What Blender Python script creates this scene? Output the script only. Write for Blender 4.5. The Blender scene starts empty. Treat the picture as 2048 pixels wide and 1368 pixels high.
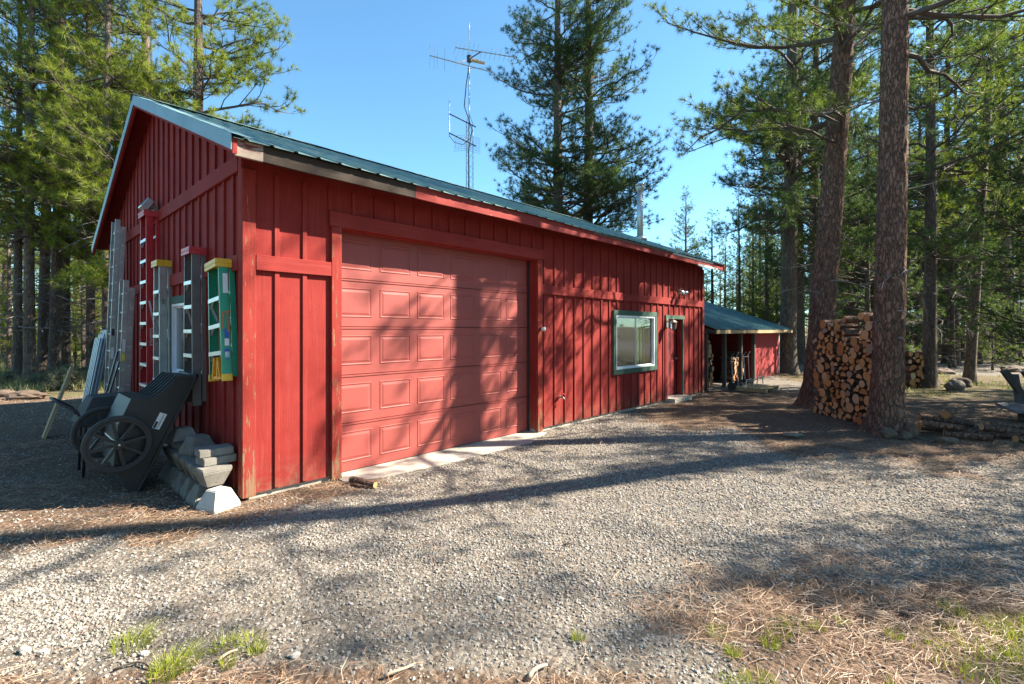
import bpy, bmesh, math, random
import numpy as np
from mathutils import Vector, Matrix, noise
PI = math.pi
random.seed(11)
rng = np.random.default_rng(11)
sc = bpy.context.scene
C = sc.collection

# ------------------------------------------------------------------ camera, sky, sun, exposure
cam_d = bpy.data.cameras.new('camera')
cam = bpy.data.objects.new('camera', cam_d)
C.objects.link(cam)
cam.location = (0, 0, 1.7)
cam.rotation_euler = (PI / 2, 0, 0)
cam_d.sensor_width = 36
cam_d.lens = 983 / 2048 * 36
cam_d.shift_y = -24 / 2048
cam_d.clip_start = 0.05
cam_d.clip_end = 2000
sc.camera = cam
SUN_AZ, SUN_EL = math.radians(83), math.radians(40)
world = bpy.data.worlds.new('World')
sc.world = world
world.use_nodes = True
wn = world.node_tree.nodes
wl = world.node_tree.links
wn.clear()
wo = wn.new('ShaderNodeOutputWorld')
wb = wn.new('ShaderNodeBackground')
ws = wn.new('ShaderNodeTexSky')
ws.sky_type = 'NISHITA'
ws.sun_disc = False
ws.sun_elevation = SUN_EL
ws.sun_rotation = SUN_AZ
ws.altitude = 1300
ws.air_density = 1.0
ws.dust_density = 0.3
ws.ozone_density = 1.4
wb.inputs['Strength'].default_value = 0.08
tint = wn.new('ShaderNodeMix'); tint.data_type = 'RGBA'; tint.blend_type = 'MULTIPLY'
tint.inputs[0].default_value = 1; tint.inputs[7].default_value = (.74, 1.08, 1.12, 1)
wl.new(ws.outputs[0], tint.inputs[6]); wl.new(tint.outputs[2], wb.inputs[0])
wl.new(wb.outputs[0], wo.inputs[0])
sun_d = bpy.data.lights.new('sun', 'SUN')
sun_d.energy = 5.0
sun_d.angle = math.radians(0.53)
sun_d.color = (1.0, 0.91, 0.77)
sun = bpy.data.objects.new('sun', sun_d)
C.objects.link(sun)
sdir = Vector((math.sin(SUN_AZ) * math.cos(SUN_EL), math.cos(SUN_AZ) * math.cos(SUN_EL), math.sin(SUN_EL)))
sun.rotation_euler = sdir.to_track_quat('Z', 'Y').to_euler()
vs = sc.view_settings
vs.view_transform = 'Standard'
vs.look = 'None'
vs.gamma = 1
vs.exposure = 1.93
vs.use_curve_mapping = False

# ------------------------------------------------------------------ helpers
def tag(o, label=None, cat=None, group=None, kind=None):
    if label: o['label'] = label
    if cat: o['category'] = cat
    if group: o['group'] = group
    if kind: o['kind'] = kind
    return o

def empty(name, loc=(0, 0, 0), rz=0, label=None, cat=None, group=None):
    o = bpy.data.objects.new(name, None)
    C.objects.link(o)
    o.location = loc
    o.rotation_euler = (0, 0, rz)
    o.empty_display_size = 0.2
    return tag(o, label, cat, group)

class MB:
    """collects shapes into one mesh"""
    def __init__(s):
        s.v = []; s.f = []; s.m = []
    def add(s, vs_, fs, mi=0):
        n = len(s.v)
        s.v += [tuple(p) for p in vs_]
        s.f += [tuple(i + n for i in f) for f in fs]
        s.m += [mi] * len(fs)
    def box(s, x0, x1, y0, y1, z0, z1, mi=0, M=None):
        p = [(x0, y0, z0), (x1, y0, z0), (x1, y1, z0), (x0, y1, z0), (x0, y0, z1), (x1, y0, z1), (x1, y1, z1), (x0, y1, z1)]
        if M is not None: p = [M @ Vector(q) for q in p]
        s.add(p, [(0, 3, 2, 1), (4, 5, 6, 7), (0, 1, 5, 4), (1, 2, 6, 5), (2, 3, 7, 6), (3, 0, 4, 7)], mi)
    def bar(s, a, b, w, h, mi=0, up=(0, 0, 1)):
        a = Vector(a); b = Vector(b); d = (b - a).normalized()
        u = Vector(up)
        if abs(d.dot(u)) > .98: u = Vector((1, 0, 0))
        x = d.cross(u).normalized(); y = x.cross(d).normalized()
        p = []
        for c in (a, b):
            for (i, j) in ((-1, -1), (1, -1), (1, 1), (-1, 1)):
                p.append(c + x * (i * w / 2) + y * (j * h / 2))
        s.add(p, [(0, 1, 2, 3), (7, 6, 5, 4), (0, 4, 5, 1), (1, 5, 6, 2), (2, 6, 7, 3), (3, 7, 4, 0)], mi)
    def tube(s, pts, rad, n=8, mi=0, cap=True, capmi=None):
        pts = [Vector(p) for p in pts]
        k = len(pts)
        if not hasattr(rad, '__len__'): rad = [rad] * k
        ref = Vector((0, 0, 1))
        rings = []
        for i in range(k):
            d = (pts[min(i + 1, k - 1)] - pts[max(i - 1, 0)]).normalized()
            r0 = ref if abs(d.dot(ref)) < .95 else Vector((1, 0, 0))
            x = d.cross(r0).normalized(); y = x.cross(d).normalized()
            rings.append([pts[i] + (x * math.cos(a) + y * math.sin(a)) * rad[i] for a in [2 * PI * j / n for j in range(n)]])
        n0 = len(s.v)
        for r in rings: s.v += [tuple(p) for p in r]
        for i in range(k - 1):
            for j in range(n):
                a = n0 + i * n + j; b = n0 + i * n + (j + 1) % n
                s.f.append((a, b, b + n, a + n)); s.m.append(mi)
        if cap:
            cm = mi if capmi is None else capmi
            s.f.append(tuple(n0 + j for j in range(n))[::-1]); s.m.append(cm)
            s.f.append(tuple(n0 + (k - 1) * n + j for j in range(n))); s.m.append(cm)
    def prism(s, poly, fn, mi=0):
        """poly = list of 2D; fn(a,b,t) -> 3D, t in 0/1"""
        k = len(poly)
        p = [fn(a, b, 0) for a, b in poly] + [fn(a, b, 1) for a, b in poly]
        f = [tuple(range(k))[::-1], tuple(range(k, 2 * k))] + [(i, (i + 1) % k, (i + 1) % k + k, i + k) for i in range(k)]
        s.add(p, f, mi)
    def mesh(s, name, mats, smooth=False):
        me = bpy.data.meshes.new(name)
        me.from_pydata(s.v, [], s.f)
        for m in (mats if isinstance(mats, (list, tuple)) else [mats]): me.materials.append(m)
        me.polygons.foreach_set('material_index', s.m)
        if smooth: me.polygons.foreach_set('use_smooth', [True] * len(s.f))
        bm = bmesh.new(); bm.from_mesh(me); bmesh.ops.recalc_face_normals(bm, faces=bm.faces); bm.to_mesh(me); bm.free()
        return me
    def build(s, name, mats, parent=None, smooth=False, bevel=0):
        me = s.mesh(name, mats, smooth)
        if bevel:
            bm = bmesh.new(); bm.from_mesh(me)
            bmesh.ops.bevel(bm, geom=list(bm.edges), offset=bevel, segments=1, affect='EDGES', clamp_overlap=True)
            bm.to_mesh(me); bm.free()
        return link(name, me, parent)

def link(name, me, parent=None):
    o = bpy.data.objects.new(name, me)
    C.objects.link(o)
    if parent is not None: o.parent = parent
    return o

def np_mesh(name, v, faces, mat, smooth=False, attrs=None):
    """v (N,3), faces (F,k)"""
    me = bpy.data.meshes.new(name)
    v = np.ascontiguousarray(v, dtype=np.float32); faces = np.ascontiguousarray(faces, dtype=np.int32)
    F, k = faces.shape
    me.vertices.add(len(v)); me.vertices.foreach_set('co', v.ravel())
    me.loops.add(F * k); me.loops.foreach_set('vertex_index', faces.ravel())
    me.polygons.add(F)
    me.polygons.foreach_set('loop_start', np.arange(0, F * k, k, dtype=np.int32))
    me.polygons.foreach_set('loop_total', np.full(F, k, dtype=np.int32))
    if smooth: me.polygons.foreach_set('use_smooth', np.ones(F, dtype=bool))
    me.update(calc_edges=True)
    if attrs:
        for an, av in attrs.items():
            a = me.attributes.new(an, 'FLOAT', 'POINT')
            a.data.foreach_set('value', np.ascontiguousarray(av, dtype=np.float32))
    me.materials.append(mat)
    return me

def copy_thing(o, loc=None, rz=None, scale=None, label=None, group=None):
    c = o.copy(); C.objects.link(c)
    for ch in o.children:
        d = ch.copy(); C.objects.link(d); d.parent = c
        for g in ch.children:
            e = g.copy(); C.objects.link(e); e.parent = d
    if loc is not None: c.location = loc
    if rz is not None: c.rotation_euler = (c.rotation_euler[0], c.rotation_euler[1], rz)
    if scale is not None: c.scale = (scale, scale, scale) if not hasattr(scale, '__len__') else scale
    if label: c['label'] = label
    if group: c['group'] = group
    return c

# ------------------------------------------------------------------ materials
def new_mat(name):
    m = bpy.data.materials.new(name); m.use_nodes = True
    nt = m.node_tree
    return m, nt, nt.nodes, nt.links, nt.nodes['Principled BSDF']

def N(nt, t, **kw):
    n = nt.nodes.new(t)
    for k, v_ in kw.items(): setattr(n, k, v_)
    return n

def coords(nt, scale=(1, 1, 1), kind='Object'):
    tc = N(nt, 'ShaderNodeTexCoord'); mp = N(nt, 'ShaderNodeMapping')
    mp.inputs['Scale'].default_value = scale
    nt.links.new(tc.outputs[kind], mp.inputs[0])
    return mp.outputs[0]

def noise_n(nt, co, scale, detail=4, rough=.6):
    n = N(nt, 'ShaderNodeTexNoise')
    n.inputs['Scale'].default_value = scale; n.inputs['Detail'].default_value = detail; n.inputs['Roughness'].default_value = rough
    nt.links.new(co, n.inputs['Vector'])
    return n.outputs['Fac']

def ramp(nt, fac, stops):
    r = N(nt, 'ShaderNodeValToRGB')
    while len(r.color_ramp.elements) < len(stops): r.color_ramp.elements.new(.5)
    for e, (p, c) in zip(r.color_ramp.elements, stops):
        e.position = p
        e.color = (*c, 1) if len(c) == 3 else c
    nt.links.new(fac, r.inputs[0])
    return r.outputs[0]

def mix(nt, fac, a, b, mode='MIX'):
    m = N(nt, 'ShaderNodeMix', data_type='RGBA', blend_type=mode)
    for inp, val in ((m.inputs[0], fac), (m.inputs[6], a), (m.inputs[7], b)):
        if isinstance(val, (int, float)): inp.default_value = val
        elif isinstance(val, tuple): inp.default_value = (*val, 1) if len(val) == 3 else val
        else: nt.links.new(val, inp)
    return m.outputs[2]

def math_n(nt, op, a, b=0.0, clamp=False):
    m = N(nt, 'ShaderNodeMath', operation=op); m.use_clamp = clamp
    for inp, val in ((m.inputs[0], a), (m.inputs[1], b)):
        if isinstance(val, (int, float)): inp.default_value = val
        else: nt.links.new(val, inp)
    return m.outputs[0]

def bump(nt, bsdf, h, strength=.3, dist=.01):
    b = N(nt, 'ShaderNodeBump')
    b.inputs['Strength'].default_value = strength; b.inputs['Distance'].default_value = dist
    nt.links.new(h, b.inputs['Height']); nt.links.new(b.outputs[0], bsdf.inputs['Normal'])

def simple(name, col, rough=.6, metal=0.0, var=.25, scale=6, bmp=.1, spec=None):
    m, nt, ns, lk, p = new_mat(name)
    co = coords(nt)
    f = noise_n(nt, co, scale, 5, .65)
    d = tuple(c * (1 - var) for c in col); u = tuple(min(1, c * (1 + var)) for c in col)
    lk.new(ramp(nt, f, [(.3, d), (.7, u)]), p.inputs['Base Color'])
    p.inputs['Roughness'].default_value = rough; p.inputs['Metallic'].default_value = metal
    if spec is not None: p.inputs['Specular IOR Level'].default_value = spec
    if bmp: bump(nt, p, noise_n(nt, co, scale * 8, 4, .7), bmp, .004)
    return m

def paint_wood(name, col, grain_axis='z', wear=.0, weather=(.28, .16, .09)):
    """painted rough-sawn wood, grain along z or x, worn patches"""
    m, nt, ns, lk, p = new_mat(name)
    s = {'z': (14, 14, .9), 'x': (.9, 14, 14), 'h': (1.2, 1.2, 60)}[grain_axis]
    co = coords(nt, s); co1 = coords(nt)
    g = noise_n(nt, co, 3, 6, .7); b = noise_n(nt, co1, 1.3, 5, .65); f = noise_n(nt, co1, 45, 3, .7)
    base = ramp(nt, b, [(.3, tuple(c * .78 for c in col)), (.7, tuple(min(1, c * 1.15 + .008) for c in col))])
    base = mix(nt, ramp(nt, g, [(.38, (.25,) * 3), (.62, (0,) * 3)]), base, tuple(c * .62 for c in col))
    # dry chalky streaks
    st = noise_n(nt, coords(nt, (9, 9, .6) if grain_axis != 'x' else (.6, 9, 9)), 2.2, 5, .7)
    base = mix(nt, ramp(nt, st, [(.52, (0,) * 3), (.75, (.5,) * 3)]), base, tuple(min(1, c * 1.12 + .035) for c in col))
    if wear > 0:
        w = noise_n(nt, coords(nt, (10, 10, 1.6) if grain_axis != 'x' else (1.6, 10, 10)), 2.6, 8, .75)
        sep = N(nt, 'ShaderNodeSeparateXYZ'); lk.new(co1, sep.inputs[0])
        low = math_n(nt, 'MULTIPLY', math_n(nt, 'SUBTRACT', .9, sep.outputs[2]), .11 if grain_axis != 'x' else 0.0)
        low = math_n(nt, 'MAXIMUM', low, 0.0)
        wf = math_n(nt, 'ADD', w, low)
        t = .80 - wear * .3
        spl = math_n(nt, 'MULTIPLY', math_n(nt, 'SUBTRACT', .38, sep.outputs[2]), 1.6)
        spl = math_n(nt, 'MULTIPLY', math_n(nt, 'MAXIMUM', spl, 0.0), ramp(nt, noise_n(nt, co1, 7, 5, .7), [(.4, (0,) * 3), (.62, (1,) * 3)]), True)
        base = mix(nt, spl, base, (.20, .12, .08))
        base = mix(nt, ramp(nt, wf, [(t, (0,) * 3), (t + .03, (1,) * 3)]), base, ramp(nt, g, [(.3, tuple(c * .5 for c in weather)), (.7, weather)]))
    lk.new(base, p.inputs['Base Color'])
    p.inputs['Roughness'].default_value = .8
    p.inputs['Specular IOR Level'].default_value = .18
    h = math_n(nt, 'ADD', g, math_n(nt, 'MULTIPLY', f, .5))
    bump(nt, p, h, .35, .006)
    return m

RED = (.25, .023, .018)
M = {}
M['red_wall'] = paint_wood('red_wall_paint', RED, 'z', .42)
M['red_batten'] = paint_wood('red_batten_paint', (.26, .025, .019), 'z', .42)
M['red_trim_h'] = paint_wood('red_horizontal_trim_paint', (.27, .028, .022), 'x', 0)
M['red_worn'] = paint_wood('red_worn_post_paint', (.265, .028, .020), 'z', .75)
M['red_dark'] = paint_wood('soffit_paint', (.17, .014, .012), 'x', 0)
M['red_fascia'] = paint_wood('fascia_paint', (.28, .042, .036), 'x', .55, (.5, .42, .36))
M['fascia_old'] = paint_wood('bare_fascia_wood', (.045, .032, .024), 'x', .6, (.085, .065, .048))
M['fascia_white'] = paint_wood('peeling_white_fascia', (.33, .26, .21), 'x', .85, (.22, .06, .05))
M['door_red'] = simple('garage_door_paint', (.30, .058, .046), .6, 0, .14, 1.6, .1)
M['entry_red'] = simple('entry_door_paint', (.25, .03, .028), .45, 0, .08, 2, .04)
M['green_trim'] = paint_wood('green_trim_paint', (.07, .125, .09), 'z', 0)
M['white_vinyl'] = simple('white_vinyl', (.72, .74, .76), .35, 0, .04, 3, 0)
M['dark_in'] = simple('dark_interior', (.015, .015, .015), .9, 0, .1, 2, 0)
M['curtain'] = simple('green_curtain', (.06, .17, .05), .8, 0, .3, 12, .1)
M['screen'] = simple('window_screen', (.11, .105, .095), .85, 0, .12, 4, .05)
M['concrete'] = simple('concrete', (.40, .36, .30), .9, 0, .22, 5, .4)
M['block'] = simple('precast_concrete', (.19, .175, .15), .92, 0, .35, 6, .8)
M['block_sun_pale'] = simple('sun_pale_precast_concrete', (.50, .46, .40), .92, 0, .18, 7, .4)  # same concrete lightened as if sunlit for the corner block; pebbles reuse it
M['alu'] = simple('weathered_aluminium', (.42, .42, .41), .38, .75, .18, 9, .05)
M['alu_step'] = simple('aluminium_step', (.62, .63, .62), .4, .6, .1, 9, .05)
M['rail_red'] = simple('red_fibreglass', (.42, .015, .02), .4, 0, .15, 9, .05)
M['rail_green'] = simple('green_fibreglass', (.015, .27, .15), .4, 0, .12, 9, .05)
M['rail_grey'] = simple('grey_fibreglass', (.13, .13, .125), .5, 0, .2, 9, .05)
M['cap_yellow'] = simple('yellow_plastic', (.72, .42, .02), .45, 0, .15, 12, .05)
M['cap_red'] = simple('red_plastic', (.5, .04, .05), .45, 0, .2, 12, .05)
M['spreader'] = simple('yellow_spreader', (.75, .33, .01), .45, 0, .1, 12, .05)
M['black_pl'] = simple('black_moulded_plastic', (.016, .0145, .013), .55, 0, .2, 5, .08)
M['tyre'] = simple('tyre_rubber', (.035, .033, .03), .8, 0, .3, 9, .2)
M['label_w'] = simple('white_sticker', (.7, .7, .68), .5, 0, .03, 9, 0)
M['label_k'] = simple('black_print', (.02, .02, .02), .5, 0, .02, 9, 0)
M['label_y'] = simple('yellow_sticker', (.75, .62, .05), .5, 0, .05, 9, 0)
M['label_b'] = simple('blue_sticker', (.04, .09, .35), .5, 0, .05, 9, 0)
M['orange_strap'] = simple('orange_strap', (.45, .16, .04), .6, 0, .1, 9, 0)
M['galv'] = simple('galvanised_metal', (.55, .56, .56), .35, .8, .1, 8, .03)
M['lamp_metal'] = simple('lamp_metal', (.30, .27, .22), .4, .6, .15, 9, .05)
M['mast'] = simple('mast_metal', (.42, .44, .46), .4, .6, .15, 3, 0)
M['dark_metal'] = simple('dark_metal', (.05, .05, .055), .45, .5, .2, 9, 0)
M['cable'] = simple('black_cable', (.02, .02, .022), .6, 0, .1, 9, 0)
M['rotator'] = simple('rotator_housing', (.62, .42, .26), .5, 0, .1, 9, 0)
M['grey_wood'] = paint_wood('grey_weathered_wood', (.17, .165, .165), 'x', 0)
M['dark_wood'] = paint_wood('dark_weathered_wood', (.09, .082, .072), 'z', 0)
M['pale_board'] = paint_wood('pale_pine_board', (.42, .30, .17), 'z', 0)
M['sheet_grey'] = simple('stacked_sheet_metal', (.34, .40, .46), .4, .4, .15, 3, .02)
M['rock'] = simple('fieldstone', (.12, .082, .058), .9, 0, .4, 6, .6)
M['rock_pale'] = simple('pale_fieldstone', (.19, .16, .125), .9, 0, .3, 5, .6)
M['rope'] = simple('white_rope', (.7, .7, .68), .8, 0, .1, 9, 0)
M['shed_red'] = paint_wood('shed_red_paint', (.31, .04, .04), 'z', .1)

# glass
m, nt, ns, lk, p = new_mat('window_glass')
p.inputs['Base Color'].default_value = (.9, .95, .93, 1); p.inputs['Roughness'].default_value = .02
p.inputs['Transmission Weight'].default_value = 1; p.inputs['IOR'].default_value = 1.45
M['glass'] = m

# corrugated roof paint
def roof_mat(name, col, old):  # old: faded tone, its stripes also paint sun highlights onto the slope
    m, nt, ns, lk, p = new_mat(name)
    co = coords(nt, (3.5, .35, .35)); c1 = coords(nt)
    f = noise_n(nt, co, 2.4, 6, .7); d = noise_n(nt, c1, 2, 5, .7)
    base = ramp(nt, f, [(.3, tuple(c * .75 for c in col)), (.55, col), (.75, old)])
    base = mix(nt, ramp(nt, d, [(.62, (0,) * 3), (.8, (.35,) * 3)]), base, (.22, .2, .15))
    lk.new(base, p.inputs['Base Color']); p.inputs['Roughness'].default_value = .42
    p.inputs['Metallic'].default_value = 0.15
    bump(nt, p, noise_n(nt, c1, 30, 3, .6), .05, .004)
    return m
M['roof'] = roof_mat('green_roof_paint', (.17, .27, .235), (.42, .50, .45))
M['shed_roof'] = roof_mat('teal_shed_roof_paint', (.08, .19, .20), (.28, .42, .43))
m, nt, ns, lk, p = new_mat('teal_rake_metal')
c1 = coords(nt)
base = ramp(nt, noise_n(nt, c1, 1.5, 5, .6), [(.3, (.13, .24, .26)), (.7, (.21, .36, .38))])
base = mix(nt, ramp(nt, noise_n(nt, c1, 5, 6, .75), [(.66, (0,) * 3), (.70, (1,) * 3)]), base, (.22, .17, .13))
lk.new(base, p.inputs['Base Color']); p.inputs['Roughness'].default_value = .45
M['rake'] = m

# bark
def bark(name, c_plate, c_dark, sc_=1.0, bstr=1.0):
    m, nt, ns, lk, p = new_mat(name)
    co = coords(nt, (1, 1, .30))
    warp = N(nt, 'ShaderNodeVectorMath', operation='ADD')
    nn = N(nt, 'ShaderNodeTexNoise'); nn.inputs['Scale'].default_value = 14 * sc_; nn.inputs['Detail'].default_value = 4; nn.inputs['Roughness'].default_value = .7
    lk.new(co, nn.inputs['Vector'])
    sc2 = N(nt, 'ShaderNodeVectorMath', operation='SCALE'); sc2.inputs['Scale'].default_value = .13
    lk.new(nn.outputs['Color'], sc2.inputs[0]); lk.new(co, warp.inputs[0]); lk.new(sc2.outputs[0], warp.inputs[1])
    v = N(nt, 'ShaderNodeTexVoronoi', feature='DISTANCE_TO_EDGE'); v.inputs['Scale'].default_value = 21 * sc_
    lk.new(warp.outputs[0], v.inputs['Vector'])
    v2 = N(nt, 'ShaderNodeTexVoronoi', feature='F1'); v2.inputs['Scale'].default_value = 21 * sc_
    lk.new(warp.outputs[0], v2.inputs['Vector'])
    cell = N(nt, 'ShaderNodeSeparateColor'); lk.new(v2.outputs['Color'], cell.inputs[0])
    edge = ramp(nt, v.outputs['Distance'], [(.0, (0,) * 3), (.16, (1,) * 3)])
    big = noise_n(nt, co, 2.2, 4, .6)
    plate = ramp(nt, math_n(nt, 'ADD', math_n(nt, 'MULTIPLY', cell.outputs[0], .5), math_n(nt, 'MULTIPLY', big, .5)), [(.2, tuple(c * .62 for c in c_plate)), (.8, tuple(c * 1.4 for c in c_plate))])
    fine = noise_n(nt, coords(nt, (1, 1, .4)), 55, 4, .75)
    plate = mix(nt, ramp(nt, fine, [(.42, (0,) * 3), (.7, (.55,) * 3)]), plate, (.27, .225, .19))
    oi = N(nt, 'ShaderNodeObjectInfo')
    plate = mix(nt, math_n(nt, 'MULTIPLY', oi.outputs['Random'], .5), plate, (.10, .08, .068))
    gaps = mix(nt, math_n(nt, 'MULTIPLY', fine, .8), c_dark, plate)
    lk.new(mix(nt, edge, gaps, plate), p.inputs['Base Color'])
    p.inputs['Roughness'].default_value = .92; p.inputs['Specular IOR Level'].default_value = .15
    h = math_n(nt, 'ADD', edge, math_n(nt, 'MULTIPLY', fine, .6))
    bump(nt, p, h, bstr, .015)
    return m
M['bark'] = bark('ponderosa_bark', (.25, .13, .085), (.045, .03, .022), 1.0)
M['bark_far'] = bark('grey_pine_bark', (.20, .15, .115), (.05, .038, .03), .9)
m = simple('branch_bark', (.085, .066, .052), .9, 0, .35, 8, 0); M['twig'] = m
m = simple('dead_branch_wood', (.20, .18, .16), .9, 0, .3, 8, 0); M['deadwood'] = m

# needles
def foliage(name, lo, hi, trans=.5):
    m, nt, ns, lk, p = new_mat(name)
    a = N(nt, 'ShaderNodeAttribute'); a.attribute_name = 'tone'
    oi = N(nt, 'ShaderNodeObjectInfo')
    f = math_n(nt, 'ADD', math_n(nt, 'MULTIPLY', a.outputs['Fac'], .75), math_n(nt, 'MULTIPLY', oi.outputs['Random'], .25))
    col = ramp(nt, f, [(0, lo), (1, hi)])
    lk.new(col, p.inputs['Base Color']); p.inputs['Roughness'].default_value = .5
    p.inputs['Specular IOR Level'].default_value = .35
    tr = N(nt, 'ShaderNodeBsdfTranslucent')
    tc = mix(nt, 1.0, col, (1.0, 1.1, .55), 'MULTIPLY'); lk.new(tc, tr.inputs['Color'])
    ms = N(nt, 'ShaderNodeMixShader'); ms.inputs[0].default_value = trans
    lk.new(p.outputs[0], ms.inputs[1]); lk.new(tr.outputs[0], ms.inputs[2])
    lk.new(ms.outputs[0], ns['Material Output'].inputs['Surface'])
    return m
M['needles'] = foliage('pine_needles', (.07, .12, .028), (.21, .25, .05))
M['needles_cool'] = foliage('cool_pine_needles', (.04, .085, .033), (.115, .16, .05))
M['needles_yel_lit'] = foliage('sunlit_yellow_green_needles', (.12, .165, .025), (.32, .35, .055))  # yellow-green, lightened so that pines look sunlit where little sun reaches
M['grass'] = foliage('spring_grass', (.15, .19, .02), (.44, .46, .06), .35)
M['drygrass'] = foliage('dry_grass', (.16, .15, .07), (.30, .30, .14), .3)
M['sage'] = foliage('sagebrush', (.13, .14, .09), (.25, .25, .16), .2)
m, nt, ns, lk, p = new_mat('fallen_needles')
a = N(nt, 'ShaderNodeAttribute'); a.attribute_name = 'tone'
lk.new(ramp(nt, a.outputs['Fac'], [(0, (.09, .045, .026)), (.35, (.27, .14, .075)), (.7, (.38, .25, .155)), (1, (.58, .46, .33))]), p.inputs['Base Color'])
p.inputs['Roughness'].default_value = .6; M['litter'] = m

# gravel stones
m, nt, ns, lk, p = new_mat('gravel_stone')
oi = N(nt, 'ShaderNodeObjectInfo')
col = ramp(nt, oi.outputs['Random'], [(0, (.115, .098, .078)), (.3, (.215, .188, .153)), (.65, (.30, .268, .222)), (.9, (.40, .365, .31)), (.96, (.28, .17, .11)), (1, (.50, .46, .41))])
lk.new(mix(nt, .35, col, ramp(nt, noise_n(nt, coords(nt), 3, 3, .6), [(.3, (.14, .13, .12)), (.7, (.42, .4, .37))])), p.inputs['Base Color'])
p.inputs['Roughness'].default_value = .85
M['stone'] = m

# ground: gravel / forest floor by a real zone attribute
m, nt, ns, lk, p = new_mat('ground_soil_and_gravel')
co = coords(nt)
za = N(nt, 'ShaderNodeAttribute'); za.attribute_name = 'gravel'
gr = N(nt, 'ShaderNodeAttribute'); gr.attribute_name = 'green'
vo = N(nt, 'ShaderNodeTexVoronoi'); vo.inputs['Scale'].default_value = 26; lk.new(co, vo.inputs['Vector'])
vo2 = N(nt, 'ShaderNodeTexVoronoi'); vo2.inputs['Scale'].default_value = 62; lk.new(co, vo2.inputs['Vector'])
bw = N(nt, 'ShaderNodeSeparateColor'); lk.new(vo.outputs['Color'], bw.inputs[0])
bw2 = N(nt, 'ShaderNodeSeparateColor'); lk.new(vo2.outputs['Color'], bw2.inputs[0])
gcol = ramp(nt, math_n(nt, 'ADD', math_n(nt, 'MULTIPLY', bw.outputs[0], .6), math_n(nt, 'MULTIPLY', bw2.outputs[0], .4)), [(0, (.09, .077, .062)), (.45, (.20, .175, .145)), (1, (.36, .325, .28))])
gcol = mix(nt, ramp(nt, noise_n(nt, co, .6, 4, .6), [(.35, (.35,) * 3), (.65, (0,) * 3)]), gcol, (.17, .135, .10))
n1 = noise_n(nt, co, 3.1, 6, .7); n2 = noise_n(nt, co, 38, 5, .75); n3 = noise_n(nt, co, .35, 3, .6)
dcol = ramp(nt, n2, [(.3, (.06, .043, .032)), (.5, (.14, .10, .07)), (.72, (.29, .22, .16))])
dcol = mix(nt, ramp(nt, n1, [(.4, (0,) * 3), (.7, (.6,) * 3)]), dcol, ramp(nt, n2, [(.3, (.11, .056, .034)), (.7, (.28, .16, .10))]))
gg = math_n(nt, 'MULTIPLY', gr.outputs['Fac'], ramp(nt, n1, [(.42, (0,) * 3), (.6, (1,) * 3)]))
dcol = mix(nt, gg, dcol, ramp(nt, n2, [(.3, (.06, .08, .02)), (.7, (.20, .22, .07))]))
zf = math_n(nt, 'ADD', za.outputs['Fac'], math_n(nt, 'MULTIPLY', math_n(nt, 'SUBTRACT', n1, .5), 1.1), True)
zf = ramp(nt, zf, [(.42, (0,) * 3), (.6, (1,) * 3)])
lk.new(mix(nt, zf, dcol, gcol), p.inputs['Base Color'])
p.inputs['Roughness'].default_value = .95; p.inputs['Specular IOR Level'].default_value = .15
hh = math_n(nt, 'ADD', math_n(nt, 'MULTIPLY', n2, 1.0), math_n(nt, 'SUBTRACT', 1.0, vo.outputs['Distance']))
bump(nt, p, hh, .9, .03)
M['ground'] = m

# log ends
m, nt, ns, lk, p = new_mat('cut_log_end')
co = coords(nt)
oi = N(nt, 'ShaderNodeObjectInfo')
sx = N(nt, 'ShaderNodeSeparateXYZ'); lk.new(co, sx.inputs[0])
rr = math_n(nt, 'SQRT', math_n(nt, 'ADD', math_n(nt, 'MULTIPLY', sx.outputs[1], sx.outputs[1]), math_n(nt, 'MULTIPLY', sx.outputs[2], sx.outputs[2])))
ring = math_n(nt, 'SINE', math_n(nt, 'MULTIPLY', math_n(nt, 'ADD', rr, math_n(nt, 'MULTIPLY', noise_n(nt, co, 6, 3, .6), .02)), 620))
colA = ramp(nt, oi.outputs['Random'], [(0, (.42, .16, .045)), (.35, (.58, .26, .085)), (.65, (.66, .35, .13)), (.9, (.58, .41, .24)), (1, (.26, .20, .15))])
lk.new(mix(nt, math_n(nt, 'MULTIPLY', math_n(nt, 'ADD', ring, 1), .22), colA, (.2, .1, .05)), p.inputs['Base Color'])
p.inputs['Roughness'].default_value = .85
bump(nt, p, noise_n(nt, coords(nt), 60, 3, .7), .3, .004)
M['log_end'] = m

# ------------------------------------------------------------------ building frame
C0 = Vector((-2.647, 4.872, 0))
ANG = math.atan2(.729, .685)
RB = Matrix.Translation(C0) @ Matrix.Rotation(ANG, 4, 'Z')
def W(u, v, z=0): return RB @ Vector((u, v, z))
L, D = 11.27, 7.8
SL = .405
EO = .42           # eave overhang
GO = .25           # gable overhang
def roof_z(v): return 3.44 + SL * (min(v, D - v) + EO)
RIDGE = D / 2

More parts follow.
